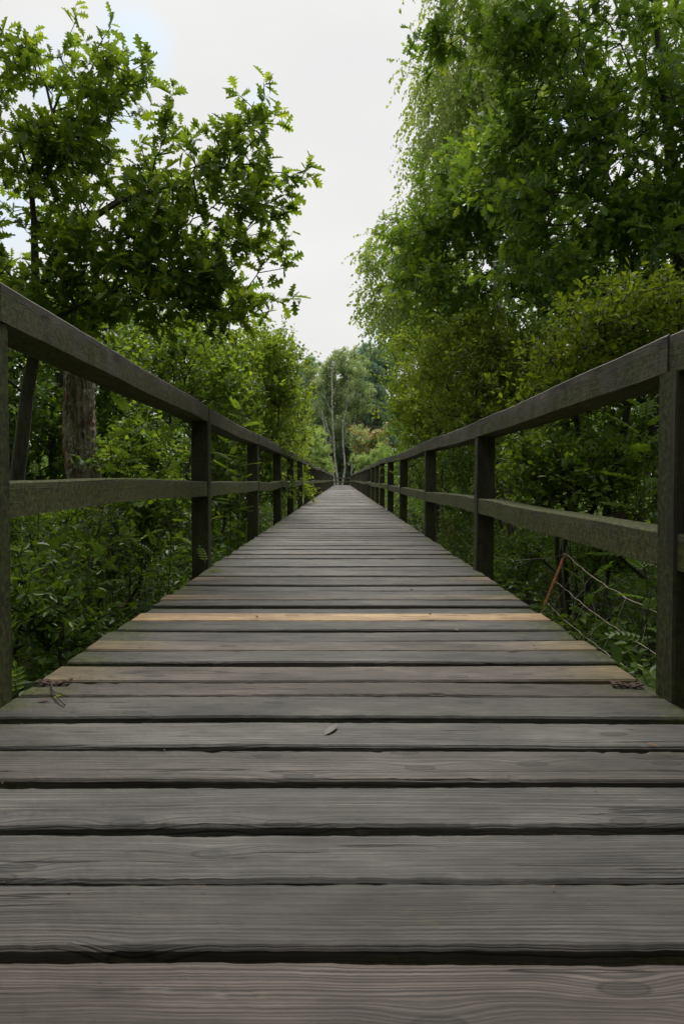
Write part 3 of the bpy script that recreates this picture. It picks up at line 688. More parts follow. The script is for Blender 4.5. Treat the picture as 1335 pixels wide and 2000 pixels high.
tree('oak_tree', 'young oak with lobed leaves whose crown overhangs the left railing, on a slim leaning trunk', 'tree',
     [[D(22, 1060, 5.6, .066), D(45, 850, 5.6, .060), D(68, 700, 5.6, .052), D(74, 560, 5.6, .040), D(72, 440, 5.5, .026), D(66, 350, 5.5, .020), D(110, 230, 5.5, .012), D(140, 160, 5.5, .006)],
      [D(72, 600, 5.5, .030, ) + (1,), D(120, 480, 5.3, .024), D(190, 430, 5.2, .020), D(240, 398, 5.15, .017), D(300, 380, 5.1, .014), D(380, 355, 5.1, .011), D(450, 330, 5.1, .008), D(500, 280, 5.1, .005)],
      [D(70, 640, 5.5, .022) + (1,), D(150, 605, 5.3, .016), D(220, 575, 5.2, .012), D(290, 520, 5.1, .008), D(350, 470, 5.1, .005)]],
     pts, T_OAK, LM_OAK, M_BARK, sub=2, tlen=.13, nleaf=4, size=.128, fol_k=OK_F)
# dead trunk
def snag(name, label, base, top_, r0, r1, rows, mat, seed=3):
    r = np.random.default_rng(seed); V = []; K = 26; b, t_ = np.array(base), np.array(top_)
    ph = r.uniform(0, 6.28, 6); am = r.uniform(.03, .09, 6)
    for j in range(rows + 1):
        t = j / rows; c = b * (1 - t) + t_ * t; rad = r0 * (1 - t) + r1 * t + r0 * .5 * math.exp(-t * 14)
        c = c + np.array([.02 * math.sin(t * 9), .02 * math.cos(t * 7), 0])
        for k in range(K):
            a = 2 * math.pi * k / K; q = 1 + sum(am[i] * math.sin((i + 2) * a + ph[i] + t * 1.5) for i in range(6)) * .8 + r.normal(0, .045)
            V.append((c[0] + rad * q * math.cos(a), c[1] + rad * q * math.sin(a), c[2] + (r.uniform(-.15, .05) if j == rows else 0)))
    l = []
    for j in range(rows):
        for k in range(K): l += [j * K + k, j * K + (k + 1) % K, (j + 1) * K + (k + 1) % K, (j + 1) * K + k]
    l += list(range(rows * K, rows * K + K)); me = mesh_np(name, np.array(V) - b, l, [4] * (rows * K) + [K], False); o = link(name, me, mat); o.location = tuple(b)
    return o
m = N('dead_bark'); v = m.n('TexCoord').outputs['Object']
a1 = m.noise(m.scale(v, (22, 22, 5)), 1.0, 6, .7, .8); a2 = m.noise(m.scale(v, (6, 6, 2.2)), 1.0, 4, .6, .4); a3 = m.noise(m.scale(v, (45, 45, 30)), 1.0, 3, .7)
c_ = m.mix(m.rng(a1, .35, .62), (.05, .036, .025, 1), (.34, .28, .22, 1))
c_ = m.mix(m.rng(a2, .54, .62), c_, (.17, .085, .045, 1))
c_ = m.mix(m.math('MULTIPLY', m.rng(a3, .50, .60), m.rng(a2, .42, .52, 1, 0)), c_, (.50, .47, .42, 1))
bp = m.n('Bump', {'Strength': 1.0, 'Distance': .03, 'Height': a1})
M_DEAD = m.done(m.n('BsdfPrincipled', {'Base Color': c_, 'Roughness': .95, 'Normal': bp.outputs[0]}).outputs[0])
o = snag('dead_trunk', '', at(182, 1140, 6.2), at(146, 600, 6.1), .165, .115, 70, M_DEAD)
props(o, 'thick dead tree trunk with peeling crumbling bark behind the left railing', 'tree trunk')
for k, (px, py, px2, py2, Y, r_) in enumerate([(222, 1120, 240, 960, 6.8, .05), (300, 1000, 312, 840, 8.5, .045), (96, 1000, 118, 700, 8.8, .05)]):
    o = snag('slim_trunk', '', at(px, py, Y), at(px2, py2, Y), r_, r_ * .8, 24, M_BARK, k)
    props(o, ['short dark slim trunk just right of the thick dead trunk', 'slim dark trunk standing in the thicket by the second left post', 'slim dark trunk between the leaning oak stem and the dead trunk'][k], 'tree trunk')

def shrub(name, label, blobs, foot, tm, lm, n_stem=5, sub=3, tlen=.2, nleaf=6, size=.05, cat='shrub', group=None, per=7, sig=.14, fol=None, extra=None, gk=None, **kw):
    pts = clumps(blobs, per, sig)
    if extra is not None: pts = np.concatenate([pts, shoots(extra, .15)])
    cx, cy = pts[:, 0].mean(), pts[:, 1].mean(); roots = []
    for k in range(n_stem):
        fx, fy = foot[0] + rng.normal(0, .12), foot[1] + rng.normal(0, .15); z0 = float(gz(fx, fy)) - .04; j = rng.integers(len(pts)); q = pts[j]; top = np.array([fx, fy, z0]) * .45 + q * .55
        roots.append([(fx, fy, z0, 0), (*(np.array([fx, fy, z0]) * .75 + q * .25 + rng.normal(0, .06, 3)), 0), (*top, 0)])
    return tree(name, label, cat, roots, pts, tm, lm, kw.pop('bark', M_TWIG), sub=sub, tlen=tlen, nleaf=nleaf, size=size, group=group, fol_k=fol or dict(tint=(.5, .24), up=.35, flatn=.7), grow_k=gk, trunk_sides=4, **kw)

SH = dict(tint=(.55, .22), up=.5, flatn=.8, spread=1.0)
shrub('willow_shrub', 'big fresh green shrub with upright shoots above the left railing beside the pine gap', [(508, 765, 62, 88, 11, 1.0, 330), (470, 700, 90, 50, 10, 1.0, 200), (535, 705, 38, 33, 11, .7, 90), (548, 830, 36, 70, 12.5, 1.0, 150)], (-1.7, 11), T_WIDE, LM_SHRUB, 7, sub=3, tlen=.26, nleaf=7, size=.066,
      extra=[(11, (545, 690), (553, 640)), (11, (560, 710), (572, 665)), (11, (530, 680), (520, 650)), (11.3, (575, 740), (603, 700)), (11.3, (570, 720), (590, 690)), (10.8, (510, 680), (500, 655)), (10.8, (480, 670), (478, 648))], fol=SH)
shrub('hazel_shrub', 'dense dark green broad-leaved shrub behind the second left post', [(390, 740, 90, 80, 8, .8, 280), (330, 690, 100, 45, 8, .8, 140), (440, 800, 60, 60, 8.5, .7, 120), (470, 860, 40, 40, 9, .6, 60)], (-2.3, 8), T_WIDE, LM_OAK, 6, sub=2, tlen=.2, nleaf=6, size=.072, fol=dict(tint=(.4, .22), up=.3, flatn=.6))
shrub('bright_shrub', 'light green shrub leaning over the far part of the left railing', [(568, 850, 26, 60, 17, 1.2, 160), (572, 800, 20, 55, 18, 1.2, 120), (583, 880, 12, 36, 22, 1.6, 100), (560, 905, 20, 25, 16, 1.2, 60)], (-1.8, 17.5), T_WIDE, LM_SHRUB, 6, sub=3, tlen=.3, nleaf=6, size=.075, fol=dict(tint=(.75, .2), up=.4, flatn=.8))
shrub('deck_bramble', 'small leafy bush pushing through the left railing over the deck edge', [(592, 962, 8, 15, 15.3, .4, 28), (580, 935, 14, 25, 15.5, .5, 35)], (-1.35, 15.3), T_WIDE, LM_SHRUB, 3, sub=3, tlen=.2, nleaf=5, size=.07, cat='bush', fol=dict(tint=(.8, .15), up=.3, flatn=.8))
shrub('left_thicket_bush', 'shady bush filling the view between the left rails past the third post', [(450, 960, 50, 50, 8.5, .7, 120), (520, 930, 40, 60, 10.5, .8, 140), (550, 960, 20, 30, 13, .8, 70), (430, 880, 60, 40, 8.0, .6, 90)], (-2.0, 9.5), T_WIDE, LM_ROWAN, 6, sub=2, tlen=.22, nleaf=6, size=.055, cat='bush')

shrub('leafy_bush', 'leafy bush overlapping the foot of the thick dead trunk', [(110, 1030, 60, 45, 4.9, .35, 90), (180, 1080, 60, 45, 4.6, .35, 80), (250, 1030, 50, 45, 5.0, .3, 60)], (-2.2, 4.8), T_ELL, LM_ROWAN, 6, sub=2, tlen=.15, nleaf=6, size=.062, per=5, sig=.1, cat='bush', fol=dict(tint=(.5, .25), up=.3, flatn=.5))
shrub('leafy_bush', 'leafy bush between the thick dead trunk and the second left post', [(300, 900, 55, 55, 5.6, .35, 90), (330, 990, 45, 45, 5.2, .3, 70), (230, 880, 30, 40, 5.8, .3, 40)], (-1.9, 5.4), T_WIDE, LM_ROWAN, 6, sub=2, tlen=.16, nleaf=6, size=.062, per=5, sig=.1, cat='bush', fol=dict(tint=(.6, .25), up=.3, flatn=.5))
shrub('low_bush', 'low leafy bush under the near end of the left middle rail', [(70, 1150, 60, 50, 3.3, .3, 70), (130, 1200, 60, 40, 3.0, .25, 60)], (-1.6, 3.1), T_ELL, LM_UND, 5, sub=2, tlen=.12, nleaf=6, size=.052, per=5, sig=.08, cat='bush', fol=dict(tint=(.6, .25), up=.3, flatn=.5))
shrub('low_bush', 'low leafy bush behind the net cords below the right middle rail', [(1180, 1100, 60, 30, 4.9, .25, 70), (1010, 1080, 40, 25, 5.6, .3, 50)], (2.2, 4.9), T_ELL, LM_UND, 5, sub=2, tlen=.12, nleaf=6, size=.052, per=5, sig=.08, cat='bush', fol=dict(tint=(.45, .25), up=.3, flatn=.5))
# trees of the wood behind, left
BK = dict(tint=(.45, .24), up=.2, flatn=.7, spread=1.0)
def backtree(name, label, px, Y, blobs, lm, size=.09, nleaf=6, tlen=.3, sub=3, r=.09, tm=T_WIDE, group=None, top=520, sig=.25, fol=BK, px0=None, bark=M_BARK, per=7):
    f = at(px0 if px0 is not None else px, 1000, Y); f[2] = float(gz(f[0], f[1])) - .05
    tp = at(px, top, Y); mid_ = (f + tp) / 2 + rng.normal(0, .12, 3)
    return tree(name, label, 'tree', [[(*f, r), (*mid_, r * .75), (*tp, r * .35)]], clumps(blobs, per, sig), tm, lm, bark, sub=sub, tlen=tlen, nleaf=nleaf, size=size, group=group, fol_k=fol)
backtree('woodland_tree', 'shaded tree of the wood at the left frame edge behind the slim oak', 20, 9, [(20, 640, 120, 90, 9, 1.0, 200), (40, 780, 110, 90, 9, 1.2, 240), (60, 900, 120, 70, 9, 1, 200), (-90, 700, 90, 200, 9, 1.5, 160)], LM_UND, .085)
backtree('woodland_tree', 'shaded tree of the wood behind the thick dead trunk', 210, 10, [(200, 640, 110, 80, 10, 1, 200), (210, 780, 120, 90, 10, 1.2, 260), (230, 900, 120, 70, 10, 1.2, 220)], LM_OAKD, .085)
backtree('woodland_tree', 'shaded tree of the wood between the dead trunk and the hazel shrub', 350, 12, [(330, 680, 110, 90, 12, 1.2, 260), (350, 830, 110, 90, 12, 1.2, 260), (400, 930, 100, 60, 12, 1.2, 170)], LM_UND, .09, top=600)
backtree('woodland_tree', 'far shaded tree of the wood behind the big left willow shrub', 480, 18, [(450, 780, 110, 90, 18, 1.5, 260), (520, 850, 70, 70, 20, 2, 180)], LM_OAKD, .12, top=700, tlen=.4)

# ------------------------------------------------------------------ RIGHT SIDE
pts = np.concatenate([
    clumps([(1200, 120, 160, 130, 6.5, .7, 220), (1270, 300, 130, 150, 6.3, .7, 220), (1090, 250, 120, 95, 6.3, .5, 130), (1000, 90, 90, 50, 6.2, .4, 90), (900, 80, 50, 25, 6.1, .2, 28), (1120, 400, 130, 90, 6.6, .7, 200), (1270, 470, 110, 80, 6.8, .7, 150),
            (1430, 250, 100, 300, 6.6, 1.0, 150), (1000, 330, 80, 70, 6.3, .5, 110), (1060, -60, 250, 70, 6.5, .9, 150), (1090, 520, 110, 50, 6.8, .8, 120)], 6, .13),
    shoots([(6.1, (950, 90), (845, 60)), (6.1, (900, 80), (850, 40)), (6.1, (900, 110), (845, 90)), (6.1, (960, 60), (930, 30)), (6.2, (960, 300), (930, 330))], .14)])
tree('oak_tree', 'tall dark oak whose crown fills the upper right corner, with black limbs', 'tree',
     [[D(1350, 1060, 6.8, .15), D(1335, 760, 6.8, .12), D(1322, 560, 6.8, .10), D(1318, 380, 6.7, .075), D(1300, 310, 6.7, .060), D(1290, 200, 6.6, .042), D(1270, 60, 6.5, .028), D(1260, -60, 6.5, .015)],
      [D(1318, 380, 6.7, .036) + (1,), D(1290, 325, 6.6, .032), D(1215, 295, 6.5, .026), D(1165, 262, 6.4, .022), D(1120, 200, 6.3, .017), D(1080, 150, 6.3, .013), D(1020, 143, 6.2, .009), D(960, 100, 6.2, .006), D(900, 82, 6.1, .004)],
      [D(1300, 310, 6.7, .024) + (1,), D(1280, 200, 6.6, .018), D(1290, 100, 6.6, .012)],
      [D(1165, 262, 6.4, .013) + (1,), D(1120, 120, 6.4, .010), D(1090, 40, 6.4, .007)]],
     pts, T_OAK, LM_OAKD, M_BARK, sub=2, tlen=.17, nleaf=4, size=.128, fol_k=dict(tint=(.5, .25), up=.25, spread=1.0, flatn=.65))
tree('oak_tree', 'smaller oak on the right, between the birch and the tall dark oak', 'tree',
     [[D(1292, 1050, 8.5, .12), D(1285, 700, 8.5, .10), D(1275, 560, 8.5, .08), D(1262, 470, 8.4, .05), D(1240, 400, 8.3, .03)],
      [D(1280, 640, 8.5, .04) + (1,), D(1180, 560, 8.5, .03), D(1060, 480, 8.5, .02), D(960, 420, 8.5, .012), D(860, 400, 8.5, .006)]],
     np.concatenate([clumps([(945, 455, 115, 85, 8.6, .6, 220), (838, 478, 68, 42, 8.8, .6, 90), (860, 560, 90, 50, 8.8, .8, 150), (1040, 500, 120, 80, 8.6, .7, 180), (1000, 380, 90, 60, 8.5, .7, 150), (1180, 560, 120, 60, 8.8, .9, 200), (900, 350, 60, 50, 8.5, .5, 60)], 7, .16),
                     shoots([(8.8, (780, 440), (745, 425)), (8.8, (790, 480), (735, 470)), (8.5, (840, 400), (800, 360)), (8.5, (870, 350), (815, 330))], .16)]),
     T_OAK, LM_OAKD, M_BARK, sub=2, tlen=.22, nleaf=5, size=.125, fol_k=dict(tint=(.6, .22), up=.25, spread=1.0, flatn=.65))
BF = dict(tint=(.55, .22), up=0, droop=1.1, spread=.7, flatn=.9, hang=.8)
tree('birch_tree', 'tall birch with pale hanging foliage behind the oaks on the right', 'tree',
     [[D(985, 1000, 13, .13), D(975, 700, 13, .11), D(960, 400, 13, .08), D(930, 150, 13, .045), D(915, -40, 13, .02)]],
     np.concatenate([clumps([(930, 60, 85, 90, 13, 1.0, 260), (910, 220, 80, 110, 13, 1.1, 300), (960, 300, 90, 120, 13, 1.1, 260), (878, 330, 50, 105, 13, .9, 120), (840, 180, 28, 40, 13, .4, 36), (1010, 120, 60, 100, 13, 1, 130), (900, -60, 110, 60, 13, 1, 90), (840, 420, 60, 60, 13, .8, 90)], 8, .26),
                     shoots([(13, (840, 160), (812, 150), (806, 190)), (13, (830, 170), (822, 240)), (13, (850, 60), (838, 20)), (13, (840, 240), (818, 330)), (13, (880, 10), (868, -20)), (13, (860, 130), (838, 120)), (13, (850, 250), (820, 280), (800, 300)), (13, (830, 290), (785, 310)), (13, (850, 360), (800, 380))], .2)]),
     T_DIA, LM_BIRCH, M_BIRCH, sub=3, tlen=.55, nleaf=11, size=.085, twr=.0008, grow_k=dict(sag=.1, step=.4), fol_k=BF)
tree('birch_tree', 'drooping birch branches reaching furthest over the path on the right', 'tree',
     [[D(860, 1000, 16, .12), D(850, 760, 16, .10), D(835, 600, 16, .07), D(825, 450, 16, .03)]],
     np.concatenate([clumps([(828, 522, 60, 40, 16, 1.2, 150), (790, 590, 65, 48, 16, 1.2, 160), (840, 620, 70, 60, 16, 1.3, 210), (745, 480, 30, 25, 16, .8, 50), (870, 540, 60, 60, 16, 1, 120)], 8, .26),
                     shoots([(16, (740, 470), (712, 450)), (16, (720, 455), (706, 500)), (16, (715, 520), (702, 555)), (16, (735, 590), (716, 640)), (16, (760, 610), (742, 650)), (16, (790, 630), (778, 670)), (16, (800, 500), (775, 480)), (16, (745, 540), (700, 570), (690, 612)), (16, (750, 500), (715, 520)), (16, (740, 580), (698, 580)), (16, (745, 600), (700, 605)), (16, (760, 550), (720, 545))], .25)]),
     T_DIA, LM_BIRCH, M_BIRCH, sub=3, tlen=.5, nleaf=10, size=.095, twr=.001, grow_k=dict(sag=.05, step=.4), fol_k=dict(BF, droop=.8, tint=(.45, .22)))
YF = dict(tint=(.55, .25), up=.5, flatn=.7, spread=1.0)
shrub('buckthorn_shrub', 'yellow-green shrub with oval leaves above the near right rail', [(1180, 650, 110, 60, 4.6, .5, 200), (1260, 620, 90, 50, 4.4, .5, 150), (1120, 720, 90, 60, 4.8, .5, 170), (1230, 720, 100, 60, 4.6, .5, 150), (1370, 620, 60, 80, 4.3, .4, 80), (1060, 770, 50, 40, 5, .4, 60)], (2.0, 4.9), T_ELL, LM_YEL, 7, sub=2, tlen=.16, nleaf=6, size=.055, per=5, sig=.10,
      extra=[(4.4, (1210, 620), (1180, 565)), (4.4, (1240, 620), (1215, 555)), (4.4, (1290, 610), (1270, 570)), (4.2, (1310, 620), (1325, 570)), (4.6, (1140, 640), (1110, 600)), (4.6, (1080, 680), (1040, 660)), (4.6, (1060, 700), (1010, 715)), (4.6, (1040, 760), (985, 745))], fol=YF)
shrub('alder_shrub', 'dense yellowish shrub right of the path gap, tinged yellow at its top', [(950, 680, 85, 50, 8, .8, 240), (900, 740, 70, 60, 8.5, .8, 220), (1010, 740, 90, 70, 7.5, .8, 240), (960, 820, 80, 45, 8, .7, 160), (890, 640, 50, 30, 8.5, .6, 70)], (2.2, 8), T_ELL, LM_YEL, 7, sub=3, tlen=.22, nleaf=6, size=.066, fol=dict(tint=(.55, .25), up=.4, flatn=.8))
shrub('green_shrub', 'bright green shrub bulging over the right railing next to the path gap', [(830, 740, 50, 60, 13, 1.2, 240), (812, 810, 44, 50, 13, 1.2, 210), (812, 680, 38, 30, 14, 1.2, 100), (792, 775, 24, 55, 15, 1.0, 130), (860, 800, 50, 60, 11.5, 1, 150)], (2.0, 13), T_WIDE, LM_SHRUB, 7, sub=3, tlen=.28, nleaf=6, size=.070,
      extra=[(13.5, (765, 760), (742, 745)), (13.5, (760, 790), (738, 795)), (13.5, (775, 700), (760, 670)), (14, (765, 840), (745, 850))], fol=dict(tint=(.75, .2), up=.3, flatn=.8))
shrub('right_thicket_bush', 'shady bush filling the view between the right rails past the second post', [(880, 900, 50, 40, 8.5, .7, 120), (830, 920, 40, 40, 10.5, .8, 120), (890, 980, 35, 40, 8.5, .7, 90), (800, 940, 25, 35, 13, .8, 80)], (2.0, 9.0), T_WIDE, LM_ROWAN, 6, sub=2, tlen=.22, nleaf=6, size=.052, cat='bush')
shrub('leafy_bush', 'leafy bush with fresh oval leaves between the near right rails', [(1060, 890, 70, 40, 4.6, .4, 110), (1130, 920, 80, 40, 4.4, .4, 110), (1210, 900, 80, 50, 4.6, .4, 110), (1050, 950, 50, 30, 4.5, .3, 50), (1230, 990, 70, 25, 4.6, .3, 50)], (1.9, 4.6), T_ELL, LM_ROWAN, 6, sub=2, tlen=.16, nleaf=6, size=.058, per=5, sig=.1, cat='bush', fol=dict(tint=(.65, .25), up=.3, flatn=.5))
backtree('woodland_tree', 'shaded tree of the wood at the right frame edge behind the yellow-green shrub', 1300, 9.5, [(1290, 700, 110, 90, 9.5, 1, 220), (1290, 860, 110, 80, 9.5, 1.2, 230), (1420, 700, 90, 200, 9.5, 1.4, 160)], LM_UND, .085, top=640)
backtree('woodland_tree', 'shaded tree of the wood behind the right leafy bush', 1120, 10.5, [(1120, 720, 110, 80, 10.5, 1.0, 220), (1110, 860, 110, 80, 10.5, 1.2, 240), (1130, 620, 120, 50, 10.5, 1, 120)], LM_OAKD, .085, top=600)
backtree('woodland_tree', 'shaded tree of the wood behind the alder shrub on the right', 960, 13, [(950, 640, 110, 70, 13, 1.2, 200), (960, 760, 110, 80, 13, 1.2, 230), (930, 890, 90, 60, 13, 1.2, 170)], LM_OAKD, .10, top=560)
backtree('woodland_tree', 'far shaded tree of the wood behind the bright green right shrub', 840, 22, [(840, 700, 70, 70, 22, 2, 170), (830, 830, 70, 70, 22, 2, 200)], LM_OAKD, .13, top=640, tlen=.45)
print('near trees done', len(bpy.data.objects))

# ------------------------------------------------------------------ THE FAR END
FF = dict(tint=(.5, .25), up=.1, flatn=1.0, spread=1.1)
def fartree(name, label, line, Y, blobs, lm, r, bark, tm=T_CLUS, size=.5, sub=3, tlen=.7, nleaf=4, sig=.55, group=None, cat='tree', fol=FF, extra_roots=(), berries=0, per=6, tip=.012):
    roots = [[(*at(px, py, Y), max(.03, r * (1 - k / (len(line) - .2) * .8))) for k, (px, py) in enumerate(line)]]
    roots[0][0] = (roots[0][0][0], roots[0][0][1], float(gz(roots[0][0][0], Y)) - .1, r)
    for ln, rr in extra_roots: roots.append([(*at(px, py, Y), max(.02, rr * (1 - k / (len(ln) - .2) * .8))) + ((1,) if k == 0 else ()) for k, (px, py) in enumerate(ln)])
    return tree(name, label, cat, roots, clumps(blobs, per, sig), tm, lm, bark, sub=sub, tlen=tlen, nleaf=nleaf, size=size, group=group, fol_k=fol, grow_k=dict(step=1.0, tip=tip, pathw=.3), trunk_sides=6, berries=berries)
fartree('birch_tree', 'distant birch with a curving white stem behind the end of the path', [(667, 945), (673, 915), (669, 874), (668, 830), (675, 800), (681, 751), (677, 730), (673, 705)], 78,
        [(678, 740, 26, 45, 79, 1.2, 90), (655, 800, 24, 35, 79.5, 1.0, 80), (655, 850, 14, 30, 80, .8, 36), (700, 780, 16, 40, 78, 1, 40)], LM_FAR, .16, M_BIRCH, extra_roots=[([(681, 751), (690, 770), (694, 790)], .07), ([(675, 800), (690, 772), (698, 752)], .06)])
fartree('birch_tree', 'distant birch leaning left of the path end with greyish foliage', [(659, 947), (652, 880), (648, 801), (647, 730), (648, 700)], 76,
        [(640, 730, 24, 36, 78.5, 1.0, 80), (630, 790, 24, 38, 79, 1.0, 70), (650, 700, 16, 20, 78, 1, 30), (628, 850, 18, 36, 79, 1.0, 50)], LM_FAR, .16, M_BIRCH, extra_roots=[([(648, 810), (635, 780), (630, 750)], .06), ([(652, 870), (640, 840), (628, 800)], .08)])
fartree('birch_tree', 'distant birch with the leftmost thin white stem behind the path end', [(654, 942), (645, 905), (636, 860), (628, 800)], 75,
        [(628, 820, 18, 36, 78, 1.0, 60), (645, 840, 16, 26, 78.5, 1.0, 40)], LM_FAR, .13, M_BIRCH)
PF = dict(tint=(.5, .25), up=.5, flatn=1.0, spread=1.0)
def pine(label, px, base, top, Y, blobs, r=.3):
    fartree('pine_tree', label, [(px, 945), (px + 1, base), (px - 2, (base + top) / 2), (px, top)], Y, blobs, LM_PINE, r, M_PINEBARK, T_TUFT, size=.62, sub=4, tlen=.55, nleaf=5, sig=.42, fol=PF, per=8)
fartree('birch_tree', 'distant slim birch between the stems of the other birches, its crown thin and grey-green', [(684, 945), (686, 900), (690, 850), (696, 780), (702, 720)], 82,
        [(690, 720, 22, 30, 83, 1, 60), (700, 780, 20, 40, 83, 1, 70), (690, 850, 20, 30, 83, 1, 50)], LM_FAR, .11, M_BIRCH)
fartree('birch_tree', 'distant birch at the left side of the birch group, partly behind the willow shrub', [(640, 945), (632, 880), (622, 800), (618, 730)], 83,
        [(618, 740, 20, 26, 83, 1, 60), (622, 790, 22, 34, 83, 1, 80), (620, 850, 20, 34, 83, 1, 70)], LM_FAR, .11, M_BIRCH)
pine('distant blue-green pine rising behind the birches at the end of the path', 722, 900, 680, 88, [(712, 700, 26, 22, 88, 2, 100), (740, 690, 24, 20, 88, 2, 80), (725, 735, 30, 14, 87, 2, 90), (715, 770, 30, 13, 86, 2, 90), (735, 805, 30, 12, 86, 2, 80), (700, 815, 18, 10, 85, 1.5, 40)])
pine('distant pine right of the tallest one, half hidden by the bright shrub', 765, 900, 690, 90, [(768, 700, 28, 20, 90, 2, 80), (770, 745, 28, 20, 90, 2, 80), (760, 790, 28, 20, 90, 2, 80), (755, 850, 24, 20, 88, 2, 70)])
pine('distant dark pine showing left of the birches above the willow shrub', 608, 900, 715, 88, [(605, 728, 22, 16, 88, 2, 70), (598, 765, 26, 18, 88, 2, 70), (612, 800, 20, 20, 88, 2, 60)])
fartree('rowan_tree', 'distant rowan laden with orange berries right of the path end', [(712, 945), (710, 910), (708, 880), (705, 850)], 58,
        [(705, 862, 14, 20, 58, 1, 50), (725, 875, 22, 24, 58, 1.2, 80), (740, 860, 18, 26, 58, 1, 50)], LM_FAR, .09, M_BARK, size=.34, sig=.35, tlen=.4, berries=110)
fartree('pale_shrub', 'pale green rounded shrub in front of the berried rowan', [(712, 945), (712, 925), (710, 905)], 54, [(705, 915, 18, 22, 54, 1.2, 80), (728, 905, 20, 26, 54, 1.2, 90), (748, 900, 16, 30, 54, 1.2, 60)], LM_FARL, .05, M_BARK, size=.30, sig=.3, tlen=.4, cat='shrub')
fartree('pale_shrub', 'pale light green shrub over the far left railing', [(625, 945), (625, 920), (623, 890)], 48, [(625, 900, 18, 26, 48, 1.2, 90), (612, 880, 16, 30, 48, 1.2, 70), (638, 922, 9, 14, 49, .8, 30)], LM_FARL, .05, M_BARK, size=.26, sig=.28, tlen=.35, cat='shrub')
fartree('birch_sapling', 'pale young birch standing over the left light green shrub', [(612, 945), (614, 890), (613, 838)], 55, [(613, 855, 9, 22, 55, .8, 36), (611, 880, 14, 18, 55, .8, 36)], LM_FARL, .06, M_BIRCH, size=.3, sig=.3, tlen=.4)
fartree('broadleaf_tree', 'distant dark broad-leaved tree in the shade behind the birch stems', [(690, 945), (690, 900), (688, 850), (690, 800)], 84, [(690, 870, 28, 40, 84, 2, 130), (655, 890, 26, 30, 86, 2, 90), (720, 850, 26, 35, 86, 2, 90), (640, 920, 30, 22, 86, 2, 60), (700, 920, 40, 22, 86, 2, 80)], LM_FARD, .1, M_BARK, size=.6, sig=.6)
# the wood itself, a mass behind and to both sides
def mass(name, n, lm, xr, yr, hr, size, tm, label, seed=5, hole=None, dens=None):
    x = rng.uniform(*xr, n); y_ = rng.uniform(*yr, n)
    if hole: k = hole(x, y_); x, y_ = x[k], y_[k]
    n = len(x); hmax = hr(x, y_); z = gz(x, y_) + rng.uniform(0, 1, n) ** (dens or 1.0) * hmax
    pos = np.stack([x, y_, z], 1); ax = rng.normal(size=(n, 3)); ax[:, 2] = np.abs(ax[:, 2]) * .6; nr = rng.normal(0, .7, (n, 3)) + np.array([0, 0, 1.])
    ti = np.clip(rng.normal(.5, .22, n) + .15 * np.sin(x * 1.3) * np.sin(y_ * .9), 0, .95)
    o = leaves(name, tm, pos, ax, nr, size * rng.uniform(.6, 1.25, n), ti, lm); o['kind'] = 'stuff'; return o
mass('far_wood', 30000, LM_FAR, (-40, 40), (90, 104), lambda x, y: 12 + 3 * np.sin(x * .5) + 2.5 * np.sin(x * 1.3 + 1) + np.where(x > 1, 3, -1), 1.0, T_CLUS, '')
mass('wood_edge', 22000, LM_UND, (-16, -5), (6, 60), lambda x, y: np.clip(3.2 + .8 * np.sin(y * .7) + .12 * (-x - 5), .5, 6), .26, T_CLUS, '')
mass('wood_edge', 22000, LM_UND, (5, 17), (6, 60), lambda x, y: np.clip(3.6 + .8 * np.sin(y * .6 + 1) + .12 * (x - 5), .5, 6), .26, T_CLUS, '')
mass('wood_edge', 9000, LM_UND, (-5, -2.2), (12, 60), lambda x, y: np.clip(2.2 + .5 * np.sin(y), .5, 5), .20, T_CLUS, '')
mass('wood_edge', 9000, LM_UND, (2.2, 5), (12, 60), lambda x, y: np.clip(2.4 + .5 * np.sin(y + 2), .5, 5), .20, T_CLUS, '')

mass('wood_edge', 9000, LM_UND, (-9, 9), (-16, -5), lambda x, y: 9 + 2 * np.sin(x), .55, T_CLUS, '')
mass('wood_edge', 5000, LM_UND, (-9, -3), (-5, 4), lambda x, y: 7 + 1.5 * np.sin(y), .45, T_CLUS, '')
mass('wood_edge', 5000, LM_UND, (3, 9), (-5, 4), lambda x, y: 7 + 1.5 * np.sin(y), .45, T_CLUS, '')
# ------------------------------------------------------------------ undergrowth beside the deck
def side_cover(name, sgn, n, lm, tm, size, y0, y1, x0, x1, hmax, pw=1.5):
    y_ = y0 + (y1 - y0) * rng.uniform(0, 1, n) ** pw; x = sgn * rng.uniform(x0, x1, n)
    cl = .5 + .5 * np.sin(x * 3.1 + 1.3 * np.sin(y_ * 2.1)) * np.sin(y_ * 2.7 + x); keep = rng.uniform(0, 1, n) < .35 + .65 * cl; x, y_, cl = x[keep], y_[keep], cl[keep]; n = len(x)
    z = gz(x, y_) + .02 + rng.uniform(0, 1, n) ** 1.2 * hmax * (.35 + .65 * cl)
    ax = rng.normal(size=(n, 3)); ax[:, 2] *= .35; nr = rng.normal(0, .45, (n, 3)) + np.array([0, 0, 1.])
    ti = np.clip(rng.normal(.45, .22, n) + .2 * (cl - .5), 0, .97)
    o = leaves(name, tm, np.stack([x, y_, z], 1), ax, nr, size * rng.uniform(.55, 1.2, n), ti, lm); o['kind'] = 'stuff'
for s in (-1, 1):
    side_cover('ground_cover', s, 42000, LM_UND, T_ELL, .070, 1.0, 14, 1.04, 6.0, .48)
    side_cover('ground_cover', s, 22000, LM_ROWAN, T_WIDE, .052, 1.0, 12, 1.04, 4.5, .54)
    side_cover('ground_cover', s, 6000, LM_UND, T_CLUS, .16, 12, 60, 1.1, 6.0, .6, 1.2)
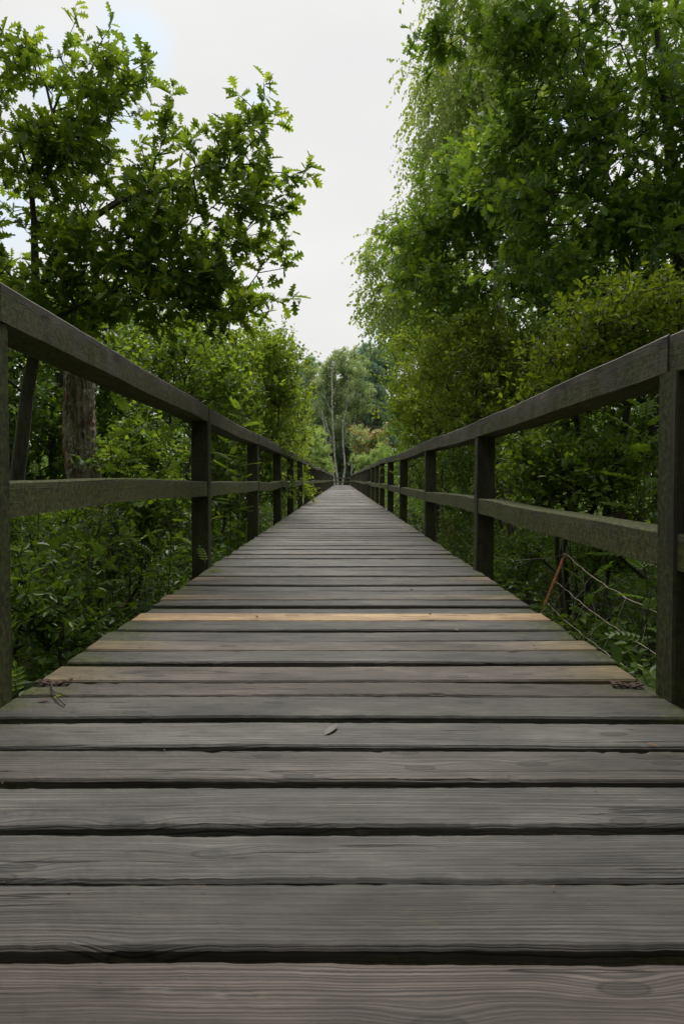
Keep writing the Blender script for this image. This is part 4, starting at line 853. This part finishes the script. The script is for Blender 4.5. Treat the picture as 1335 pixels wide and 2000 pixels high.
# thin dark and pale bare stems in the undergrowth
def stems(sgn, n):
    x = sgn * rng.uniform(1.2, 5.5, n); y_ = rng.uniform(2.2, 11, n); a = np.stack([x, y_, gz(x, y_)], 1); b = a + np.stack([rng.normal(0, .16, n), rng.normal(0, .16, n), rng.uniform(.3, 1.2, n)], 1)
    m_ = (a + b) / 2 + rng.normal(0, .03, (n, 3)); r_ = rng.uniform(.002, .006, n)
    o = tubes('brushwood', np.concatenate([a, m_]), np.concatenate([m_, b]), np.concatenate([r_, r_ * .8]), np.concatenate([r_ * .8, r_ * .4]), M_TWIG, None, 4); o['kind'] = 'stuff'
stems(-1, 70); stems(1, 60)
# rowan saplings
def rowan(label, x, y_, h, nl, lsz, group=None, tint=.55, lean=(0, 0), name='rowan_sapling', z0=None):
    z0 = float(gz(x, y_)) if z0 is None else z0
    t = empty(name, (x, y_, z0), label=label, cat='sapling', group=group)
    k = 6; P = np.array([(x + lean[0] * (i / k) ** 1.4 + rng.normal(0, .012), y_ + lean[1] * (i / k) ** 1.4 + rng.normal(0, .012), z0 + h * i / k) for i in range(k + 1)])
    r_ = np.linspace(.0045, .0015, k + 1) * (.5 + h * .5)
    tubes('stem', P[:-1], P[1:], r_[:-1], r_[1:], M_TWIG, t, 5)
    u = np.linspace(.22, 1, nl) ** .8; idx = u * k; i = np.minimum(idx.astype(int), k - 1); f = (idx - i)[:, None]; pos = P[i] * (1 - f) + P[i + 1] * f
    an = np.arange(nl) * 2.4 + rng.uniform(0, 6); el = np.linspace(.15, .9, nl) + rng.normal(0, .12, nl)
    ax = np.stack([np.cos(an) * np.cos(el), np.sin(an) * np.cos(el), np.sin(el)], 1); nr = np.array([0, 0, 1.]) + rng.normal(0, .18, (nl, 3)) - ax * .2
    leaves('foliage', T_ROWAN, pos, ax, nr, lsz * rng.uniform(.75, 1.15, nl), np.clip(rng.normal(tint, .15, nl), 0, .97), LM_ROWAN, t)
def R_(px, py, Y):      # foot position under the pixel where the sapling's tip shows, and its height
    p = at(px, py, Y); return p[0], Y, p[2] - float(gz(p[0], Y))
named = [  # px, py of the tip, distance, leaves, leaf size, tint, label
    (250, 800, 5.0, 26, .21, .6, 'tallest rowan sapling right of the dead trunk, feathery leaves above the left middle rail'),
    (330, 850, 4.7, 18, .19, .75, 'bright rowan sapling close to the second left post'),
    (215, 860, 4.6, 12, .16, .85, 'yellow-green rowan tip just over the left middle rail beside the dead trunk'),
    (75, 930, 3.6, 9, .12, .95, 'small yellow-green rowan tip poking over the left middle rail near the frame edge'),
    (465, 790, 6.6, 16, .20, .85, 'rowan sapling tip standing above the left top rail past the second post'),
    (450, 870, 6.4, 18, .22, .6, 'rowan sapling framed between the second and third left posts'),
    (200, 1075, 3.5, 14, .15, .7, 'rowan seedling in front of the foot of the dead trunk'),
    (1255, 790, 3.6, 22, .24, .5, 'large rowan sapling with drooping feathery leaves beside the near right post'),
    (1180, 830, 4.2, 18, .20, .5, 'rowan sapling behind the near right rails'),
    (1265, 1090, 2.7, 10, .17, .4, 'rowan seedling below the near right middle rail'),
    (1150, 1130, 3.2, 10, .15, .35, 'rowan seedling behind the net cords right of the orange stake')]
for px, py, Y, nl, ls, ti, lb in named:
    x, y_, h = R_(px, py, Y); rowan(lb, x, y_, h, nl, ls, tint=ti)
def seed_label(x, y_, h):
    side = 'left' if x < 0 else 'right'
    a_ = 'tall' if h > (.8 if x < 0 else .6) else ('low' if h < (.6 if x < 0 else .42) else 'knee-high')
    b_ = 'close to the deck' if abs(x) < 2.1 else ('deep in the undergrowth' if abs(x) > 3.3 else 'a step from the deck')
    c_ = 'before the second %s post' if y_ < 4.2 else ('between second and third %s posts' if y_ < 6.8 else 'past the third %s post')
    return '%s feathery green seedling %s, %s' % (a_, b_, c_ % side)
k = 0
while k < 66:
    x = -rng.uniform(1.15, 4.4); y_ = rng.uniform(2.0, 9.5)
    h = rng.uniform(.40, .95) + (.3 if x < -2.4 else 0)
    rowan(seed_label(x, y_, h), x, y_, h, int(rng.integers(8, 14)), rng.uniform(.14, .20), 'seedlings in the left undergrowth', rng.uniform(.3, .7), (rng.normal(0, .08), rng.normal(0, .08)), 'rowan_seedling'); k += 1
k = 0
while k < 40:
    x = rng.uniform(1.25, 4.4); y_ = rng.uniform(2.0, 9.5)
    h = rng.uniform(.25, .62) + (.3 if x > 2.4 else 0)
    rowan(seed_label(x, y_, h), x, y_, h, int(rng.integers(7, 12)), rng.uniform(.13, .19), 'seedlings in the right undergrowth', rng.uniform(.15, .5), (rng.normal(0, .08), rng.normal(0, .08)), 'rowan_seedling'); k += 1
# sprigs right at the deck edge
rowan('low leafy seedling at the foot of the near left post', -.965, 1.80, .60, 9, .13, tint=.8, lean=(.05, -.02)); rowan('small green sprig reaching over the plank end at the second left post', -.93, 4.12, .62, 6, .13, tint=.85, lean=(.05, -.05))
rowan('low green seedling at the foot of the near right post', .955, 1.95, .53, 6, .09, tint=.7)
# grass tuft on the left
def grass(n, cx, cy, rx, ry, h, label):
    x = cx + rng.normal(0, rx, n); y_ = cy + rng.normal(0, ry, n); pos = np.stack([x, y_, gz(x, y_)], 1)
    ax = np.stack([rng.normal(0, .3, n), rng.normal(0, .3, n), np.ones(n)], 1); nr = rng.normal(size=(n, 3)); nr[:, 2] *= .2
    o = leaves('grass', T_BLADE, pos, ax, nr, h * rng.uniform(.6, 1.1, n), np.clip(rng.normal(.5, .2, n), 0, .9), LM_GRASS); o['kind'] = 'stuff'
grass(420, -2.75, 5.2, .28, .3, .62, '')
def moss_grass(px, py, n, wd):
    Y = EYE * F / (py - HY); c = at(px, py, Y); x = c[0] + rng.normal(0, wd, n); pos = np.stack([x, Y + rng.normal(0, .004, n), np.full(n, -.012)], 1)
    ax = np.stack([rng.normal(0, .8, n), rng.normal(0, .4, n), np.ones(n)], 1); nr = rng.normal(size=(n, 3))
    o = leaves('grass_tuft', T_BLADE, pos, ax, nr, .045 * rng.uniform(.5, 1.2, n), np.clip(rng.normal(.4, .2, n), 0, .8), LM_GRASS); return o
o = moss_grass(492, 1089, 70, .035); props(o, 'nearer grass tuft sprouting from a plank gap left on the deck', 'grass tuft')
o = moss_grass(525, 1072, 40, .02); props(o, 'farther tiny grass tuft sprouting from a plank gap left on the deck', 'grass tuft')
print('objects', len(bpy.data.objects), 'polys', sum(len(m.polygons) for m in bpy.data.meshes))
